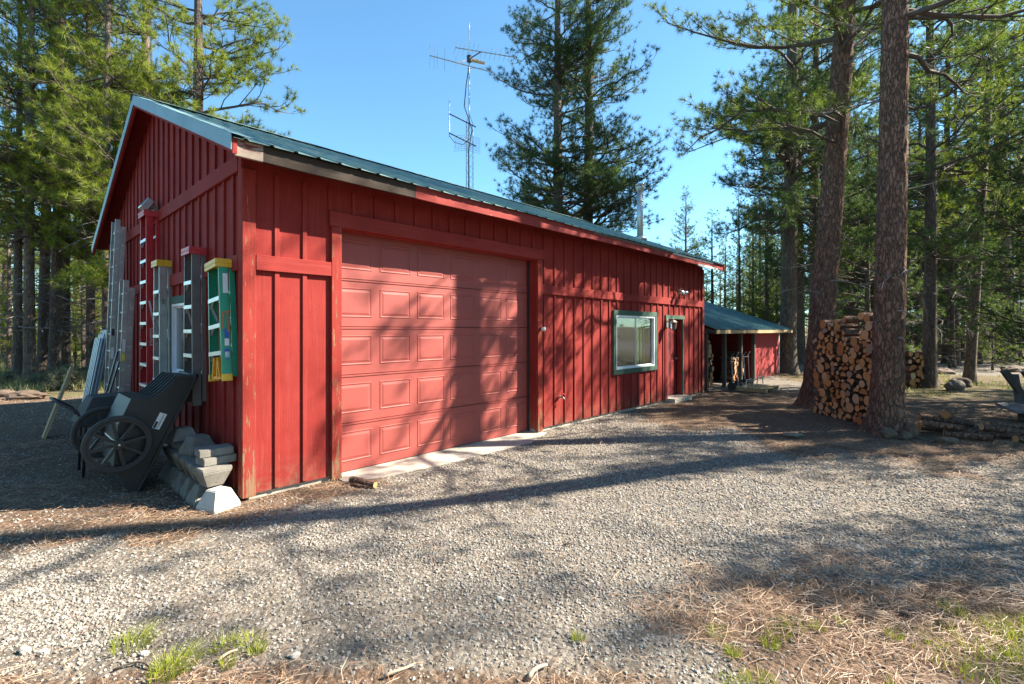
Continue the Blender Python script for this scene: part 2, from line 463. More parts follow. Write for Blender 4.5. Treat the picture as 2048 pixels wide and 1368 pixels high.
# ------------------------------------------------------------------ ground
def fbm(x, y, s, seed=0.0):
    return noise.fractal(Vector((x * s, y * s, seed)), 1.0, 2.0, 4)
def gravel_zone(x, y):
    u = (x - C0.x) * .685 + (y - C0.y) * .729
    v = -(x - C0.x) * .729 + (y - C0.y) * .685
    g = 1.0
    n = fbm(x, y, .45, 3.3) * .5
    # bottom-right needle bed
    d = math.hypot((x - 2.4) / 1.4, (y - 2.45) / .85) - .35 * fbm(x, y, 1.6, 21)
    g = min(g, max(.28, (d - 1.0) * 1.6 + .4))
    # near bottom-left strip
    if y < 2.7: g = min(g, max(0.35, .66 + (y - 2.48) * 2.2) if x < .8 else g)
    # dirt around the two big pines and the right side
    d = math.hypot((x - 8.9) / 5.3, (y - 9.9) / 3.5) + .3 * fbm(x, y, .8, 41)
    g = min(g, max(0, (d - .95) * 2.2))
    # needles gathered along the foot of the front wall near the corner
    if -1.2 < v < .1 and -1.0 < u < 1.4: g = min(g, .25 + max(0, -v - .35) * 1.3)
    # left yard dirt
    if u < -.1 and v > -.1: g = min(g, .22 + max(0, -.2 * (v - .8)) if v < .8 else .2)
    # forest beyond
    far = y - 20
    if x < 0:
        e = v - 8.8 + (1.2 * n)
        if y > 12.2: g = min(g, max(0, 1 - (y - 12.2) * 1.2))
    else:
        if x > 11.5 and 18 < y < 27: g = max(0, min(1, .75))
        elif y > 24 or (x > 9.5 and y > 11): g = min(g, max(0, .35 - (y - 24) * .1) if y > 24 else .25)
    return max(0, min(1, g + n * .35))
def green_zone(x, y):
    g = 0
    if y > 12.5 and x < 0: g = .8
    if x > 9 and y > 12: g = .6
    if y > 26: g = .8
    if math.hypot((x - 3.6) / 1.2, (y - 2.5) / .5) < 1: g = 1
    return g
def ground_h(x, y):
    u = (x - C0.x) * .685 + (y - C0.y) * .729
    v = -(x - C0.x) * .729 + (y - C0.y) * .685
    near = min(1, math.hypot(max(0, -u, u - L), max(0, -v, v - D)) / 1.5)
    h = fbm(x, y, .35, 1.0) * .035 * near + fbm(x, y, 1.6, 7.0) * .008 * near
    r = math.hypot(x, y)
    if r > 24: h += (r - 24) * .012 * (0.5 + .5 * fbm(x, y, .03, 2))
    return h
xs = list(np.concatenate([-np.geomspace(700, 15, 26), np.arange(-14.7, 15.01, .15), np.geomspace(15.5, 700, 26)]))
ys = list(np.concatenate([-np.geomspace(300, 3, 12), np.arange(-2.5, 1.5, .5), np.arange(1.6, 17, .15), np.geomspace(17.4, 900, 36)]))
vv = []; ga = []; gn = []
for y in ys:
    for x in xs:
        vv.append((x, y, ground_h(x, y))); ga.append(gravel_zone(x, y)); gn.append(green_zone(x, y))
nx, ny = len(xs), len(ys)
idx = np.arange(nx * ny).reshape(ny, nx)
fc = np.stack([idx[:-1, :-1], idx[:-1, 1:], idx[1:, 1:], idx[1:, :-1]], -1).reshape(-1, 4)
g_me = np_mesh('ground', np.array(vv), fc, M['ground'], True, {'gravel': np.array(ga), 'green': np.array(gn)})
tag(link('ground', g_me), kind='structure')

# gravel stones as instances of three small rock shapes made in the node tree
def stone_field(name, pts, scl, rot, mat, subdiv=1):
    me = bpy.data.meshes.new(name)
    me.vertices.add(len(pts)); me.vertices.foreach_set('co', np.ascontiguousarray(pts, dtype=np.float32).ravel())
    for an, av in (('sc', scl), ('ro', rot)):
        a = me.attributes.new(an, 'FLOAT_VECTOR', 'POINT'); a.data.foreach_set('vector', np.ascontiguousarray(av, dtype=np.float32).ravel())
    o = link(name, me)
    ng = bpy.data.node_groups.new(name + '_nodes', 'GeometryNodeTree')
    ng.interface.new_socket('Geometry', in_out='INPUT', socket_type='NodeSocketGeometry')
    ng.interface.new_socket('Geometry', in_out='OUTPUT', socket_type='NodeSocketGeometry')
    n = ng.nodes; l = ng.links
    gi = n.new('NodeGroupInput'); go = n.new('NodeGroupOutput')
    join = n.new('GeometryNodeGeometryToInstance')
    for k in range(3):
        ico = n.new('GeometryNodeMeshIcoSphere'); ico.inputs['Radius'].default_value = 1; ico.inputs['Subdivisions'].default_value = subdiv
        sp = n.new('GeometryNodeSetPosition'); tx = n.new('ShaderNodeTexNoise'); tx.noise_dimensions = '4D'
        tx.inputs['W'].default_value = k * 7.3; tx.inputs['Scale'].default_value = 1.1
        sub = n.new('ShaderNodeVectorMath'); sub.operation = 'SUBTRACT'; sub.inputs[1].default_value = (.5, .5, .5)
        mul = n.new('ShaderNodeVectorMath'); mul.operation = 'SCALE'; mul.inputs['Scale'].default_value = 1.9
        l.new(tx.outputs['Color'], sub.inputs[0]); l.new(sub.outputs[0], mul.inputs[0]); l.new(mul.outputs[0], sp.inputs['Offset'])
        sm = n.new('GeometryNodeSetMaterial'); sm.inputs['Material'].default_value = mat
        l.new(ico.outputs['Mesh'], sp.inputs['Geometry']); l.new(sp.outputs[0], sm.inputs['Geometry'])
        l.new(sm.outputs[0], join.inputs[0])
    iop = n.new('GeometryNodeInstanceOnPoints'); iop.inputs['Pick Instance'].default_value = True
    ri = n.new('FunctionNodeRandomValue'); ri.data_type = 'INT'
    ri.inputs[4].default_value = 0; ri.inputs[5].default_value = 2
    l.new(ri.outputs[2], iop.inputs['Instance Index'])
    na = n.new('GeometryNodeInputNamedAttribute'); na.data_type = 'FLOAT_VECTOR'; na.inputs[0].default_value = 'sc'
    nb = n.new('GeometryNodeInputNamedAttribute'); nb.data_type = 'FLOAT_VECTOR'; nb.inputs[0].default_value = 'ro'
    l.new(gi.outputs[0], iop.inputs['Points']); l.new(join.outputs[0], iop.inputs['Instance'])
    l.new(na.outputs[0], iop.inputs['Scale'])
    try:
        e2r = n.new('FunctionNodeEulerToRotation'); l.new(nb.outputs[0], e2r.inputs[0]); l.new(e2r.outputs[0], iop.inputs['Rotation'])
    except Exception:
        l.new(nb.outputs[0], iop.inputs['Rotation'])
    l.new(iop.outputs[0], go.inputs[0])
    md = o.modifiers.new('scatter', 'NODES'); md.node_group = ng
    return o

def in_building(x, y, m_=0.0):
    u = (x - C0.x) * .685 + (y - C0.y) * .729
    v = -(x - C0.x) * .729 + (y - C0.y) * .685
    return (-m_ < u < L + m_ and -m_ < v < D + m_) or (0.95 < u < 4.5 and -.42 < v < .3)
P_ = []; S_ = []; 
for (y0, y1, dens, s0, s1) in ((2.0, 3.4, 4600, .0045, .0115), (3.4, 5.0, 3000, .005, .0125), (5.0, 8.0, 1500, .007, .014), (8.0, 13.0, 420, .010, .020)):
    A = 2.4 * (y1 * y1 - y0 * y0) / 2
    n = int(A * dens)
    yy = np.sqrt(rng.uniform(y0 * y0, y1 * y1, n)); xx = yy * rng.uniform(-1.15, 1.15, n)
    for x, y in zip(xx, yy):
        if in_building(x, y, .03): continue
        g = gravel_zone(x, y)
        if rng.random() > (g * 1.15 - .12) * (.62 + .9 * max(-.35, fbm(x * .9 + y * .25, y * 1.6, .55, 31))): continue
        s = s0 + (s1 - s0) * rng.random() ** 2.2
        P_.append((x, y, ground_h(x, y) + s * .25)); S_.append((s * rng.uniform(.8, 1.4), s * rng.uniform(.7, 1.1), s * rng.uniform(.5, .9)))
P_ = np.array(P_); S_ = np.array(S_)
gs = stone_field('gravel', P_, S_, rng.uniform(0, 6.28, (len(P_), 3)) * np.array([.12, .12, 1]), M['stone'])
tag(gs, 'loose grey crushed gravel covering the driveway in front of the garage', 'gravel', kind='stuff')
print('stones', len(P_))

# fallen needles on the ground (thin bent strips)
def strips(n, sampler, len_rng, w, lift, mat, name, arch=.02, tone=None):
    V = []; F = []; T = []
    k = 0
    cnt = 0
    while cnt < n:
        x, y, ok = sampler()
        cnt += 1
        if not ok: continue
        a = rng.uniform(0, 6.283); l = rng.uniform(*len_rng); z = ground_h(x, y) + lift * rng.random() + .004
        c, s = math.cos(a), math.sin(a); bend = rng.normal(0, .25) * l
        t = rng.random() if tone is None else tone()
        tilt = rng.normal(0, .12) * l
        pts = []
        for q in (-.5, 0, .5):
            px_ = x + c * l * q - s * bend * (1 - 4 * q * q); py_ = y + s * l * q + c * bend * (1 - 4 * q * q)
            pz = z + arch * rng.random() * (1 - 4 * q * q) + tilt * q + abs(tilt) * .5
            pts.append((px_, py_, pz))
        ww = w * rng.uniform(.6, 1.3)
        for (px_, py_, pz), wk in zip(pts, (.6, 1, .5)):
            V.append((px_ - s * ww * wk, py_ + c * ww * wk, pz)); V.append((px_ + s * ww * wk, py_ - c * ww * wk, pz + ww * .6))
            T += [t, t]
        F.append((k, k + 1, k + 3, k + 2)); F.append((k + 2, k + 3, k + 5, k + 4)); k += 6
    return link(name, np_mesh(name, np.array(V), np.array(F), mat, False, {'tone': np.array(T)}))
def litter_sampler():
    y = math.sqrt(rng.uniform(2.0 ** 2, 7.5 ** 2)) if rng.random() < .75 else rng.uniform(6, 12)
    x = y * rng.uniform(-1.12, 1.12)
    if in_building(x, y, .02): return x, y, False
    g = gravel_zone(x, y)
    keep = (1 - g) ** 1.6 * 1.6 + .05
    keep *= 1.0 if fbm(x, y, 1.3, 9) > -.02 else .15
    return x, y, rng.random() < keep
lt = strips(110000, litter_sampler, (.07, .17), .0013, .012, M['litter'], 'needle_litter', .02)
tag(lt, 'brown fallen pine needles lying over the soil and gravel', 'pine needles', kind='stuff')
def bed_sampler():
    a = rng.uniform(0, 6.283); r = math.sqrt(rng.random())
    x = 2.45 + math.cos(a) * r * 1.75; y = 2.75 + math.sin(a) * r * 1.05
    return x, y, y > 2.1 and fbm(x, y, 1.9, 4) > -.08 + .5 * (r - .6)
l2 = strips(7500, bed_sampler, (.08, .21), .0014, .012, M['litter'], 'needle_bed', .012)
tag(l2, 'thick bed of rust brown pine needles in the lower right foreground', 'pine needles', kind='stuff')

# ------------------------------------------------------------------ garage building
garage = empty('garage_building', C0, ANG, 'red board-and-batten garage with a green ribbed metal roof and big roll-up door', 'garage')
def bpart(name, mat, boxes, parent=garage, bevel=0):
    mb = MB()
    for b in boxes: mb.box(*b)
    return mb.build(name, mat, parent, bevel=bevel)
# walls: front with openings, gables, back
DO0, DO1, DH = 1.002, 4.442, 2.85
W0, W1, WZ0, WZ1 = 6.89, 8.53, .90, 2.0
E0, E1, EH = 9.165, 9.98, 1.96
TOPF = 3.42
wall_boxes = [(0, DO0, 0, .12, .06, TOPF), (DO0, DO1, 0, .12, DH, TOPF), (DO1, W0, 0, .12, .06, TOPF), (W0, W1, 0, .12, .06, WZ0), (W0, W1, 0, .12, WZ1, TOPF), (W1, E0, 0, .12, .06, TOPF), (E0, E1, 0, .12, EH, TOPF), (E1, L, 0, .12, .06, TOPF)]
fw = bpart('front_wall', M['red_wall'], wall_boxes)
def gable_wall(name, x0, x1, hole=None):
    mb = MB()
    def seg(y0, y1, z0, z1a, z1b):
        p = [(x0, y0, z0), (x1, y0, z0), (x1, y1, z0), (x0, y1, z0), (x0, y0, z1a), (x1, y0, z1a), (x1, y1, z1b), (x0, y1, z1b)]
        mb.add(p, [(0, 3, 2, 1), (4, 5, 6, 7), (0, 1, 5, 4), (1, 2, 6, 5), (2, 3, 7, 6), (3, 0, 4, 7)])
    rz = lambda y: roof_z(y) - .09
    if hole:
        a, b, z0, z1 = hole
        seg(.121, a, .06, rz(.121), rz(a)); seg(a, b, .06, z0, z0); seg(a, b, z1, rz(a), rz(b)); seg(b, RIDGE, .06, rz(b), rz(RIDGE))
    else:
        seg(.121, RIDGE, .06, rz(.121), rz(RIDGE))
    seg(RIDGE, D, .06, rz(RIDGE), rz(D))
    return mb.build(name, M['red_wall'], garage)
GW = (1.62, 2.72, 1.12, 2.05)
gable_wall('gable_wall', 0, .12, GW)
gable_wall('gable_wall', L - .12, L)
bpart('back_wall', M['red_wall'], [(.121, L - .121, D - .12, D, .06, TOPF)])
for b_ in [(.03, DO0, .03, .3, -.1, .06), (DO1, L - .03, .03, .3, -.1, .06), (.03, .3, .3, D - .03, -.1, .06), (L - .3, L - .03, .3, D - .3, -.1, .06)]: bpart('foundation', M['concrete'], [b_])
bpart('floor_slab', M['concrete'], [(.31, L - .31, .31, D - .31, -.1, .012)])
# battens
T = .022
def batten(x0, x1, y0, y1, z0, z1, mat='red_batten'):
    bpart('batten', M[mat], [(x0, x1, y0, y1, z0, z1)], bevel=.003)
bu = .30
us = []
while bu < L - .1:
    us.append(bu); bu += .2895
for u in us:
    w = .024
    if u < .86: batten(u - w, u + w, -T, -.001, .075 + random.uniform(-.01, .01), TOPF - .12)
    elif u < 4.58:
        batten(u - w, u + w, -T, -.001, 3.035, TOPF - .12)
    elif 6.77 < u < 8.65:
        batten(u - w, u + w, -T, -.001, .075 + random.uniform(-.01, .01), WZ0 - .102); batten(u - w, u + w, -T, -.001, WZ1 + .102, TOPF - .12)
    elif 9.03 < u < 10.1:
        batten(u - w, u + w, -T, -.001, EH + .1, TOPF - .12)
    else: batten(u - w, u + w, -T, -.001, .075 + random.uniform(-.012, .012), TOPF - .12)
gv = .30
while gv < D - .1:
    top = roof_z(gv) - .10
    hit = GW[0] - .13 < gv < GW[1] + .13
    if hit:
        bpart('batten', M['red_batten'], [(-T, -.001, gv - .024, gv + .024, .08, GW[2] - .105)]); bpart('batten', M['red_batten'], [(-T, -.001, gv - .024, gv + .024, GW[3] + .105, top)])
    else: bpart('batten', M['red_batten'], [(-T, -.001, gv - .024, gv + .024, .08, top)])
    gv += .30
# belly bands
bpart('trim_board', M['red_trim_h'], [(.09, .882, -.042, -.0015, 2.30, 2.455)], bevel=.004)
bpart('trim_board', M['red_trim_h'], [(4.56, L - .09, -.042, -.0015, 2.30, 2.455)], bevel=.004)
def gtrim(y0, y1, z0, z1): bpart('trim_board', M['red_trim_h'], [(-.042, -.0015, y0, y1, z0, z1)], bevel=.004)
gtrim(.09, D - .09, 2.30, 2.455); gtrim(.09, D - .02, 3.29, 3.46)
# corner boards
bpart('corner_board', M['red_worn'], [(-.036, .09, -.036, -.0015, .04, TOPF - .12)], bevel=.004)
bpart('corner_board', M['red_worn'], [(-.036, -.0015, -.001, .088, .04, TOPF)], bevel=.004)
bpart('corner_board', M['red_worn'], [(L - .09, L + .03, -.036, -.0015, .04, TOPF - .12)], bevel=.004)
bpart('corner_board', M['red_worn'], [(-.036, -.0015, D - .088, D + .02, .04, TOPF)], bevel=.004)
# garage door frame
bpart('door_trim', M['red_worn'], [(DO0 - .12, DO0, -.045, -.0015, .02, 2.86)], bevel=.004)
bpart('door_trim', M['red_worn'], [(DO1, DO1 + .12, -.045, -.0015, .02, 2.86)], bevel=.004)
bpart('door_trim', M['red_trim_h'], [(DO0 - .14, DO1 + .14, -.05, -.0015, 2.863, 3.03)], bevel=.004)
bpart('door_jamb', M['red_worn'], [(DO0 - .03, DO0, .121, .24, .02, 2.83)])
bpart('door_jamb', M['red_worn'], [(DO1, DO1 + .03, .121, .24, .02, 2.83)])
bpart('weather_strip', M['dark_metal'], [(DO1 - .022, DO1 - .002, .14, .168, .02, 2.83)])
gd = empty('garage_door', (0, 0, 0)); gd.parent = garage
pw = (DO1 - DO0) / 6
for s in range(5):
    z0 = .018 + s * .575; z1 = z0 + .567
    mb = MB(); mb.box(DO0 - .01, DO1 + .01, .185, .225, z0, z1)
    # joint lips
    mb.box(DO0 + .002, DO1 - .024, .176, .184, z1 - .02, z1 - .004)
    mb.build('door_section', M['door_red'], gd)
    for k in range(6):
        x0 = DO0 + k * pw + .055; x1 = x0 + pw - .11
        a, b = z0 + .11, z1 - .10
        mb = MB()
        # raised panel: outer moulding ring, groove, raised field with sloping sides
        def ringq(o0, y0, o1, y1):
            p = []
            for (o, y) in ((o0, y0), (o1, y1)):
                p += [(x0 + o, y, a + o), (x1 - o, y, a + o), (x1 - o, y, b - o), (x0 + o, y, b - o)]
            mb.add(p, [(i, (i + 1) % 4, (i + 1) % 4 + 4, i + 4) for i in range(4)])
        ringq(0, .1845, .005, .179); ringq(.005, .179, .012, .179); ringq(.012, .179, .020, .1838); ringq(.020, .1838, .028, .1838); ringq(.028, .1838, .055, .178)
        o = .055; mb.add([(x0 + o, .178, a + o), (x1 - o, .178, a + o), (x1 - o, .178, b - o), (x0 + o, .178, b - o)], [(0, 1, 2, 3)])
        mb.build('raised_panel', M['door_red'], gd)
bpart('bottom_seal', M['dark_metal'], [(DO0, DO1, .19, .22, .012, .0175)], gd)
# concrete apron in front of the big door
mb = MB()
mb.prism([(DO0 - .02, .30), (DO1 + .12, .30), (DO1 + .12, -.12), (DO1 - .6, -.42), (2.3, -.40), (1.35, -.30), (DO0 - .02, -.14)], lambda a, b, t: (a, b, -.06 + t * .068))
apron = mb.build('concrete_apron', M['concrete'])
apron.location = C0; apron.rotation_euler = (0, 0, ANG); tag(apron, kind='structure')
# window on the front
def window(parent, along, a0, a1, z0, z1, face, trim, divider=True, screen=True):
    """along: function (a, depth, z)->box tuple builder; face sign handled by fn"""
    wdw = empty('window'); wdw.parent = parent
    def bx(name, mat, a, b, d0, d1, za, zb, bevel=0.0):
        return bpart(name, M[mat], [along(a, b, d0, d1, za, zb)], wdw, bevel)
    bx('window_trim', trim, a0 - .10, a1 + .10, -.04, -.0015, z1, z1 + .10, .003)
    bx('window_trim', trim, a0 - .10, a1 + .10, -.046, -.0015, z0 - .10, z0, .003)
    bx('window_trim', trim, a0 - .10, a0, -.04, -.0015, z0 + .001, z1 - .001, .003)
    bx('window_trim', trim, a1, a1 + .10, -.04, -.0015, z0 + .001, z1 - .001, .003)
    f = .032
    mb = MB()
    for q in ((a0, a1, z0, z0 + f), (a0, a1, z1 - f, z1), (a0, a0 + f, z0 + f, z1 - f), (a1 - f, a1, z0 + f, z1 - f)):
        mb.box(*along(q[0], q[1], -.03, .05, q[2], q[3]))
    mb.build('window_frame', M['white_vinyl'], wdw)
    mid = (a0 + a1) / 2
    mb = MB(); g = .022
    for (s0, s1, d0) in ((a0 + f, mid + .02, -.012), (mid - .02, a1 - f, .012)):
        for q in ((s0, s1, z0 + f, z0 + f + g), (s0, s1, z1 - f - g, z1 - f), (s0, s0 + g, z0 + f + g, z1 - f - g), (s1 - g, s1, z0 + f + g, z1 - f - g)):
            mb.box(*along(q[0], q[1], d0, d0 + .022, q[2], q[3]))
    mb.build('sash', M['white_vinyl'], wdw)
    bx('pane', 'glass', a0 + f + .02, mid - .01, .0, .004, z0 + f + .02, z1 - f - .02)
    bx('pane', 'glass', mid + .01, a1 - f - .02, .02, .024, z0 + f + .02, z1 - f - .02)
    if screen: bx('screen', 'screen', a0 + f + .02, mid - .01, .006, .008, z0 + f + .02, z1 - f - .02)
    bx('dark_room_panel', 'dark_in', a0 + .01, a1 - .01, .5, .52, z0, z1)  # black sheet standing in for the unlit room behind the glass
    return wdw
fr = lambda a, b, d0, d1, za, zb: (a, b, d0, d1, za, zb)
fwdw = window(garage, fr, W0, W1, WZ0, WZ1, -1, 'green_trim')
mb = MB()
for k in range(7):
    mb.bar((8.02 + k * .07, .2 + (k % 2) * .03, .95), (8.02 + k * .07, .2 + (k % 2) * .03, 1.96), .072, .02, up=(0, 1, 0))
mb.build('curtain', M['curtain'], fwdw)
gbl = lambda a, b, d0, d1, za, zb: (d0, d1, a, b, za, zb)
window(garage, gbl, GW[0], GW[1], GW[2], GW[3], -1, 'green_trim', screen=False)
# entry door
bpart('entry_trim', M['red_batten'], [(E0 - .11, E0 - .035, -.03, -.0015, .06, EH)], bevel=.003)
bpart('entry_trim', M['grey_wood'], [(E0 - .034, E0, -.04, -.0015, .06, EH)], bevel=.003)
bpart('entry_trim', M['green_trim'], [(E1, E1 + .05, -.04, -.0015, .06, EH)], bevel=.003)
bpart('entry_trim', M['red_batten'], [(E1 + .051, E1 + .11, -.03, -.0015, .06, EH)], bevel=.003)
bpart('entry_trim', M['green_trim'], [(E0 - .11, E1 + .10, -.042, -.0015, EH + .001, EH + .09)], bevel=.003)
ed = bpart('entry_door', M['entry_red'], [(E0 + .02, E1 - .02, .13, .17, .12, EH - .02)])
for (a, b, c, d_) in ((E0 + .12, E0 + .36, .3, .95), (E1 - .36, E1 - .12, .3, .95), (E0 + .12, E0 + .36, 1.1, 1.8), (E1 - .36, E1 - .12, 1.1, 1.8)):
    bpart('raised_panel', M['entry_red'], [(a, b, .118, .1295, c, d_)], ed, .006)
mb = MB(); mb.tube([(E1 - .09, .129, 1.0), (E1 - .09, .07, 1.0)], [.02, .028], 12); mb.build('knob', M['lamp_metal'], ed, True)
bpart('threshold', M['concrete'], [(E0 - .05, E1 + .05, -.24, .17, -.02, .10)])
# roof sheets
def sheet(u0, u1, v0, z0, v1, z1, mat, parent, rib=.225, phase=0.0, n_len=1, jitter=0.0):
    prof = []
    u = u0
    xs_ = []
    k = math.floor(u0 / rib) * rib
    while k < u1 + rib:
        for off, h in ((0, 0), (.055, 0), (.068, .018), (.092, .018), (.105, 0)):
            q = k + off
            if u0 < q < u1: xs_.append((q, h))
        k += rib
    xs_ = [(u0, 0)] + xs_ + [(u1, 0)]
    mb = MB(); n = len(xs_)
    nrm = Vector((0, z0 - z1, v1 - v0)).normalized()
    if nrm.z < 0: nrm = -nrm
    p = []
    segs = 4
    for s in range(segs + 1):
        t = s / segs
        for (q, h) in xs_:
            b = Vector((q, v0 + (v1 - v0) * t, z0 + (z1 - z0) * t)) + nrm * (h + (jitter * math.sin(q * 2.1) if s == 0 else 0)); p.append(b)
    off = len(p)
    p2 = [b - nrm * .004 for b in p]
    fs = []
    for s in range(segs):
        for i in range(n - 1):
            a = s * n + i
            fs.append((a, a + 1, a + 1 + n, a + n)); fs.append((a + off, a + n + off, a + 1 + n + off, a + 1 + off))
    for i in range(n - 1):
        fs.append((i, i + off, i + 1 + off, i + 1)); e = segs * n + i; fs.append((e, e + 1, e + 1 + off, e + off))
    mb.add(p + p2, fs)
    return mb.build('roofing_sheet', M[mat], parent)
roof = empty('roof'); roof.parent = garage
u = -GO; i = 0
while u < L + .33:
    e = min(u + .9, L + .33)
    sheet(u + .001, e - .001, -EO - .05, roof_z(-EO - .05), RIDGE, roof_z(RIDGE), 'roof', roof, jitter=.006)
    sheet(u + .001, e - .001, D + EO + .05, roof_z(-EO - .05), RIDGE, roof_z(RIDGE), 'roof', roof)
    u = e
mb = MB(); zr = roof_z(RIDGE)
mb.add([(-GO - .03, RIDGE, zr + .05), (L + .36, RIDGE, zr + .05), (-GO - .03, RIDGE - .16, zr - .03 + .01), (L + .36, RIDGE - .16, zr - .02), (-GO - .03, RIDGE + .16, zr - .02), (L + .36, RIDGE + .16, zr - .02)], [(0, 1, 3, 2), (0, 4, 5, 1)])
mb.build('ridge_cap', M['roof'], roof)
# rake trims
def rake(x0, x1, mat, side, zt, zb, name='rake_trim'):
    mb = MB()
    ya, yb = (-EO - .02, RIDGE) if side > 0 else (D + EO + .02, RIDGE)
    za = roof_z(min(ya, D - ya)) if side > 0 else roof_z(D - ya)
    za = 3.44 - .02 * SL
    zb_ = roof_z(RIDGE)
    p = []
    for x in (x0, x1):
        p += [(x, ya, za + zt), (x, yb, zb_ + zt), (x, yb, zb_ + zb), (x, ya, za + zb)]
    mb.add(p, [(0, 1, 2, 3), (7, 6, 5, 4), (0, 4, 5, 1), (1, 5, 6, 2), (2, 6, 7, 3), (3, 7, 4, 0)])
    return mb.build(name, M[mat], roof)
for s in (1, -1):
    rake(-GO - .012, -GO - .004, 'rake', s, .026, -.120)
    rake(-GO + .002, -GO + .04, 'red_trim_h', s, -.012, -.15, 'rake_board')
    rake(L + .33 + .004, L + .33 + .042, 'red_trim_h', s, .0, -.15, 'rake_board')
# teal flashing lying on the roof edge
mb = MB()
for s in (1,):
    nrm = .03
    mb.add([(-GO - .012, -EO - .06, roof_z(-EO - .06) + nrm), (-GO + .17, -EO - .06, roof_z(-EO - .06) + nrm), (-GO + .17, RIDGE, zr + nrm), (-GO - .012, RIDGE, zr + nrm)], [(0, 1, 2, 3)])
mb.build('rake_flashing', M['rake'], roof)
# soffit boards under eave and under gable overhang
mb = MB()
def slab(x0, x1, y0, y1, off0, off1):
    p = []
    for x in (x0, x1):
        for y in (y0, y1):
            zz = roof_z(y if y <= RIDGE else y)
            p += [(x, y, zz + off0), (x, y, zz + off1)]
    mb.add(p, [(0, 1, 3, 2), (4, 6, 7, 5), (0, 4, 5, 1), (2, 3, 7, 6), (0, 2, 6, 4), (1, 5, 7, 3)])
slab(-GO + .041, L + .33, -EO + .04, RIDGE, -.055, -.035)
slab(-GO + .041, L + .33, RIDGE + .001, D + EO - .04, -.055, -.035)
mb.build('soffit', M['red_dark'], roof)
for k in range(20):
    u = -.1 + k * .61
    if u > L + .25: break
    mb = MB()
    if u < 0 or u > L:
        y1 = RIDGE
    else: y1 = 0.0
    p = []
    for x in (u, u + .038):
        p += [(x, -EO + .04, roof_z(-EO + .04) - .056), (x, y1, roof_z(y1) - .056), (x, y1, roof_z(y1) - .15), (x, -EO + .04, roof_z(-EO + .04) - .13)]
    mb.add(p, [(0, 1, 2, 3), (7, 6, 5, 4), (0, 4, 5, 1), (1, 5, 6, 2), (2, 6, 7, 3), (3, 7, 4, 0)])
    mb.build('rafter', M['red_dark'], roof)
# fascia, in the pieces the photograph shows
def fascia(u0, u1, mat, z0=3.275, z1=3.425, label=None):
    mb = MB()
    n = max(2, int((u1 - u0) / .35)); p = []
    f = []
    for i in range(n + 1):
        x = u0 + (u1 - u0) * i / n; j = random.uniform(-.005, .005) if 0 < i < n else 0
        p += [(x, -EO, z0 + j), (x, -EO + .038, z0 + j), (x, -EO + .038, z1), (x, -EO, z1)]
    for i in range(n):
        a = i * 4; b = a + 4
        f += [(a + k, b + k, b + (k + 1) % 4, a + (k + 1) % 4) for k in range(4)]
    f += [(0, 1, 2, 3), (n * 4 + 3, n * 4 + 2, n * 4 + 1, n * 4)]
    mb.add(p, f)
    o = mb.build('fascia_board', M[mat], roof)
    if label: o['label'] = label
fascia(-GO + .03, .02, 'fascia_white', label='peeling white end of the fascia')
fascia(.022, 1.75, 'fascia_old', label='bare weathered fascia board with no paint')
fascia(1.752, 5.2, 'red_fascia'); fascia(5.202, 9.3, 'red_fascia', 3.285); fascia(9.302, L + .33, 'red_fascia')
bpart('eave_flashing', M['white_vinyl'], [(8.6, 10.9, -EO - .012, -EO - .003, 3.375, 3.41)], roof)
bpart('metal_edge_strip', M['rail_grey'], [(5.5, 8.6, -EO - .010, -EO - .003, 3.39, 3.42)], roof)
bpart('drip_edge', M['label_w'], [(9.9, 11.1, -EO - .045, -EO - .014, 3.24, 3.29)], roof)
# stove pipe
sp = empty('stove_pipe', (10.9, 1.63, roof_z(1.63))); sp.parent = garage
mb = MB(); mb.tube([(0, 0, -.1), (0, 0, 1.45)], .085, 20); mb.build('flue', M['galv'], sp, True)
mb = MB(); mb.tube([(0, 0, 1.36), (0, 0, 1.42), (0, 0, 1.425), (0, 0, 1.50)], [.10, .10, .12, .12], 20); mb.tube([(0, 0, 1.53), (0, 0, 1.56), (0, 0, 1.60)], [.13, .13, .03], 20); mb.build('cap', M['galv'], sp, True)
mb = MB(); mb.tube([(0, 0, -.02), (0, 0, .06), (0, 0, .10)], [.20, .16, .09], 20); mb.build('flashing', M['galv'], sp, True)
mb = MB(); mb.tube([(0, 0, .60), (0, 0, .615)], .092, 20); mb.tube([(0, 0, 1.05), (0, 0, 1.065)], .092, 20); mb.build('joint_band', M['galv'], sp, True)

# fixtures on the walls
def flood(name, u, v, z, rz, label, twin=True):
    t = empty(name, W(u, v, z), rz, label, 'flood light')
    mb = MB(); mb.tube([(0, 0, 0), (0, -.035, 0)], .055, 14); mb.build('base_plate', M['lamp_metal'], t)
    for s in ((-1, 1) if twin else (0,)):
        mb = MB(); mb.tube([(s * .01, -.03, 0), (s * .05, -.09, .01), (s * .09, -.12, .0)], .012, 8); mb.build('arm', M['lamp_metal'], t, True)
        mb = MB(); mb.tube([(s * .07, -.07, .02), (s * .10, -.12, -.01), (s * .13, -.18, -.05)], [.03, .045, .062], 14); mb.build('lamp_head', M['galv'], t, True)
    return t
flood('flood_light', 9.67, -.045, 2.62, ANG, 'twin head flood light above the entry door on the front wall')
t = empty('flood_light', W(-.03, 3.55, 3.47), ANG, 'square flood light on the gable wall above the red ladder', 'flood light')
mb = MB(); mb.box(-.05, 0, -.05, .05, -.06, .06); mb.build('base_plate', M['lamp_metal'], t)
mb = MB(); R_ = Matrix.Translation((-.13, 0, .06)) @ Matrix.Rotation(.6, 4, 'Y'); mb.box(-.05, .05, -.11, .11, -.085, .085, M=R_); mb.build('lamp_head', M['galv'], t, bevel=.01)
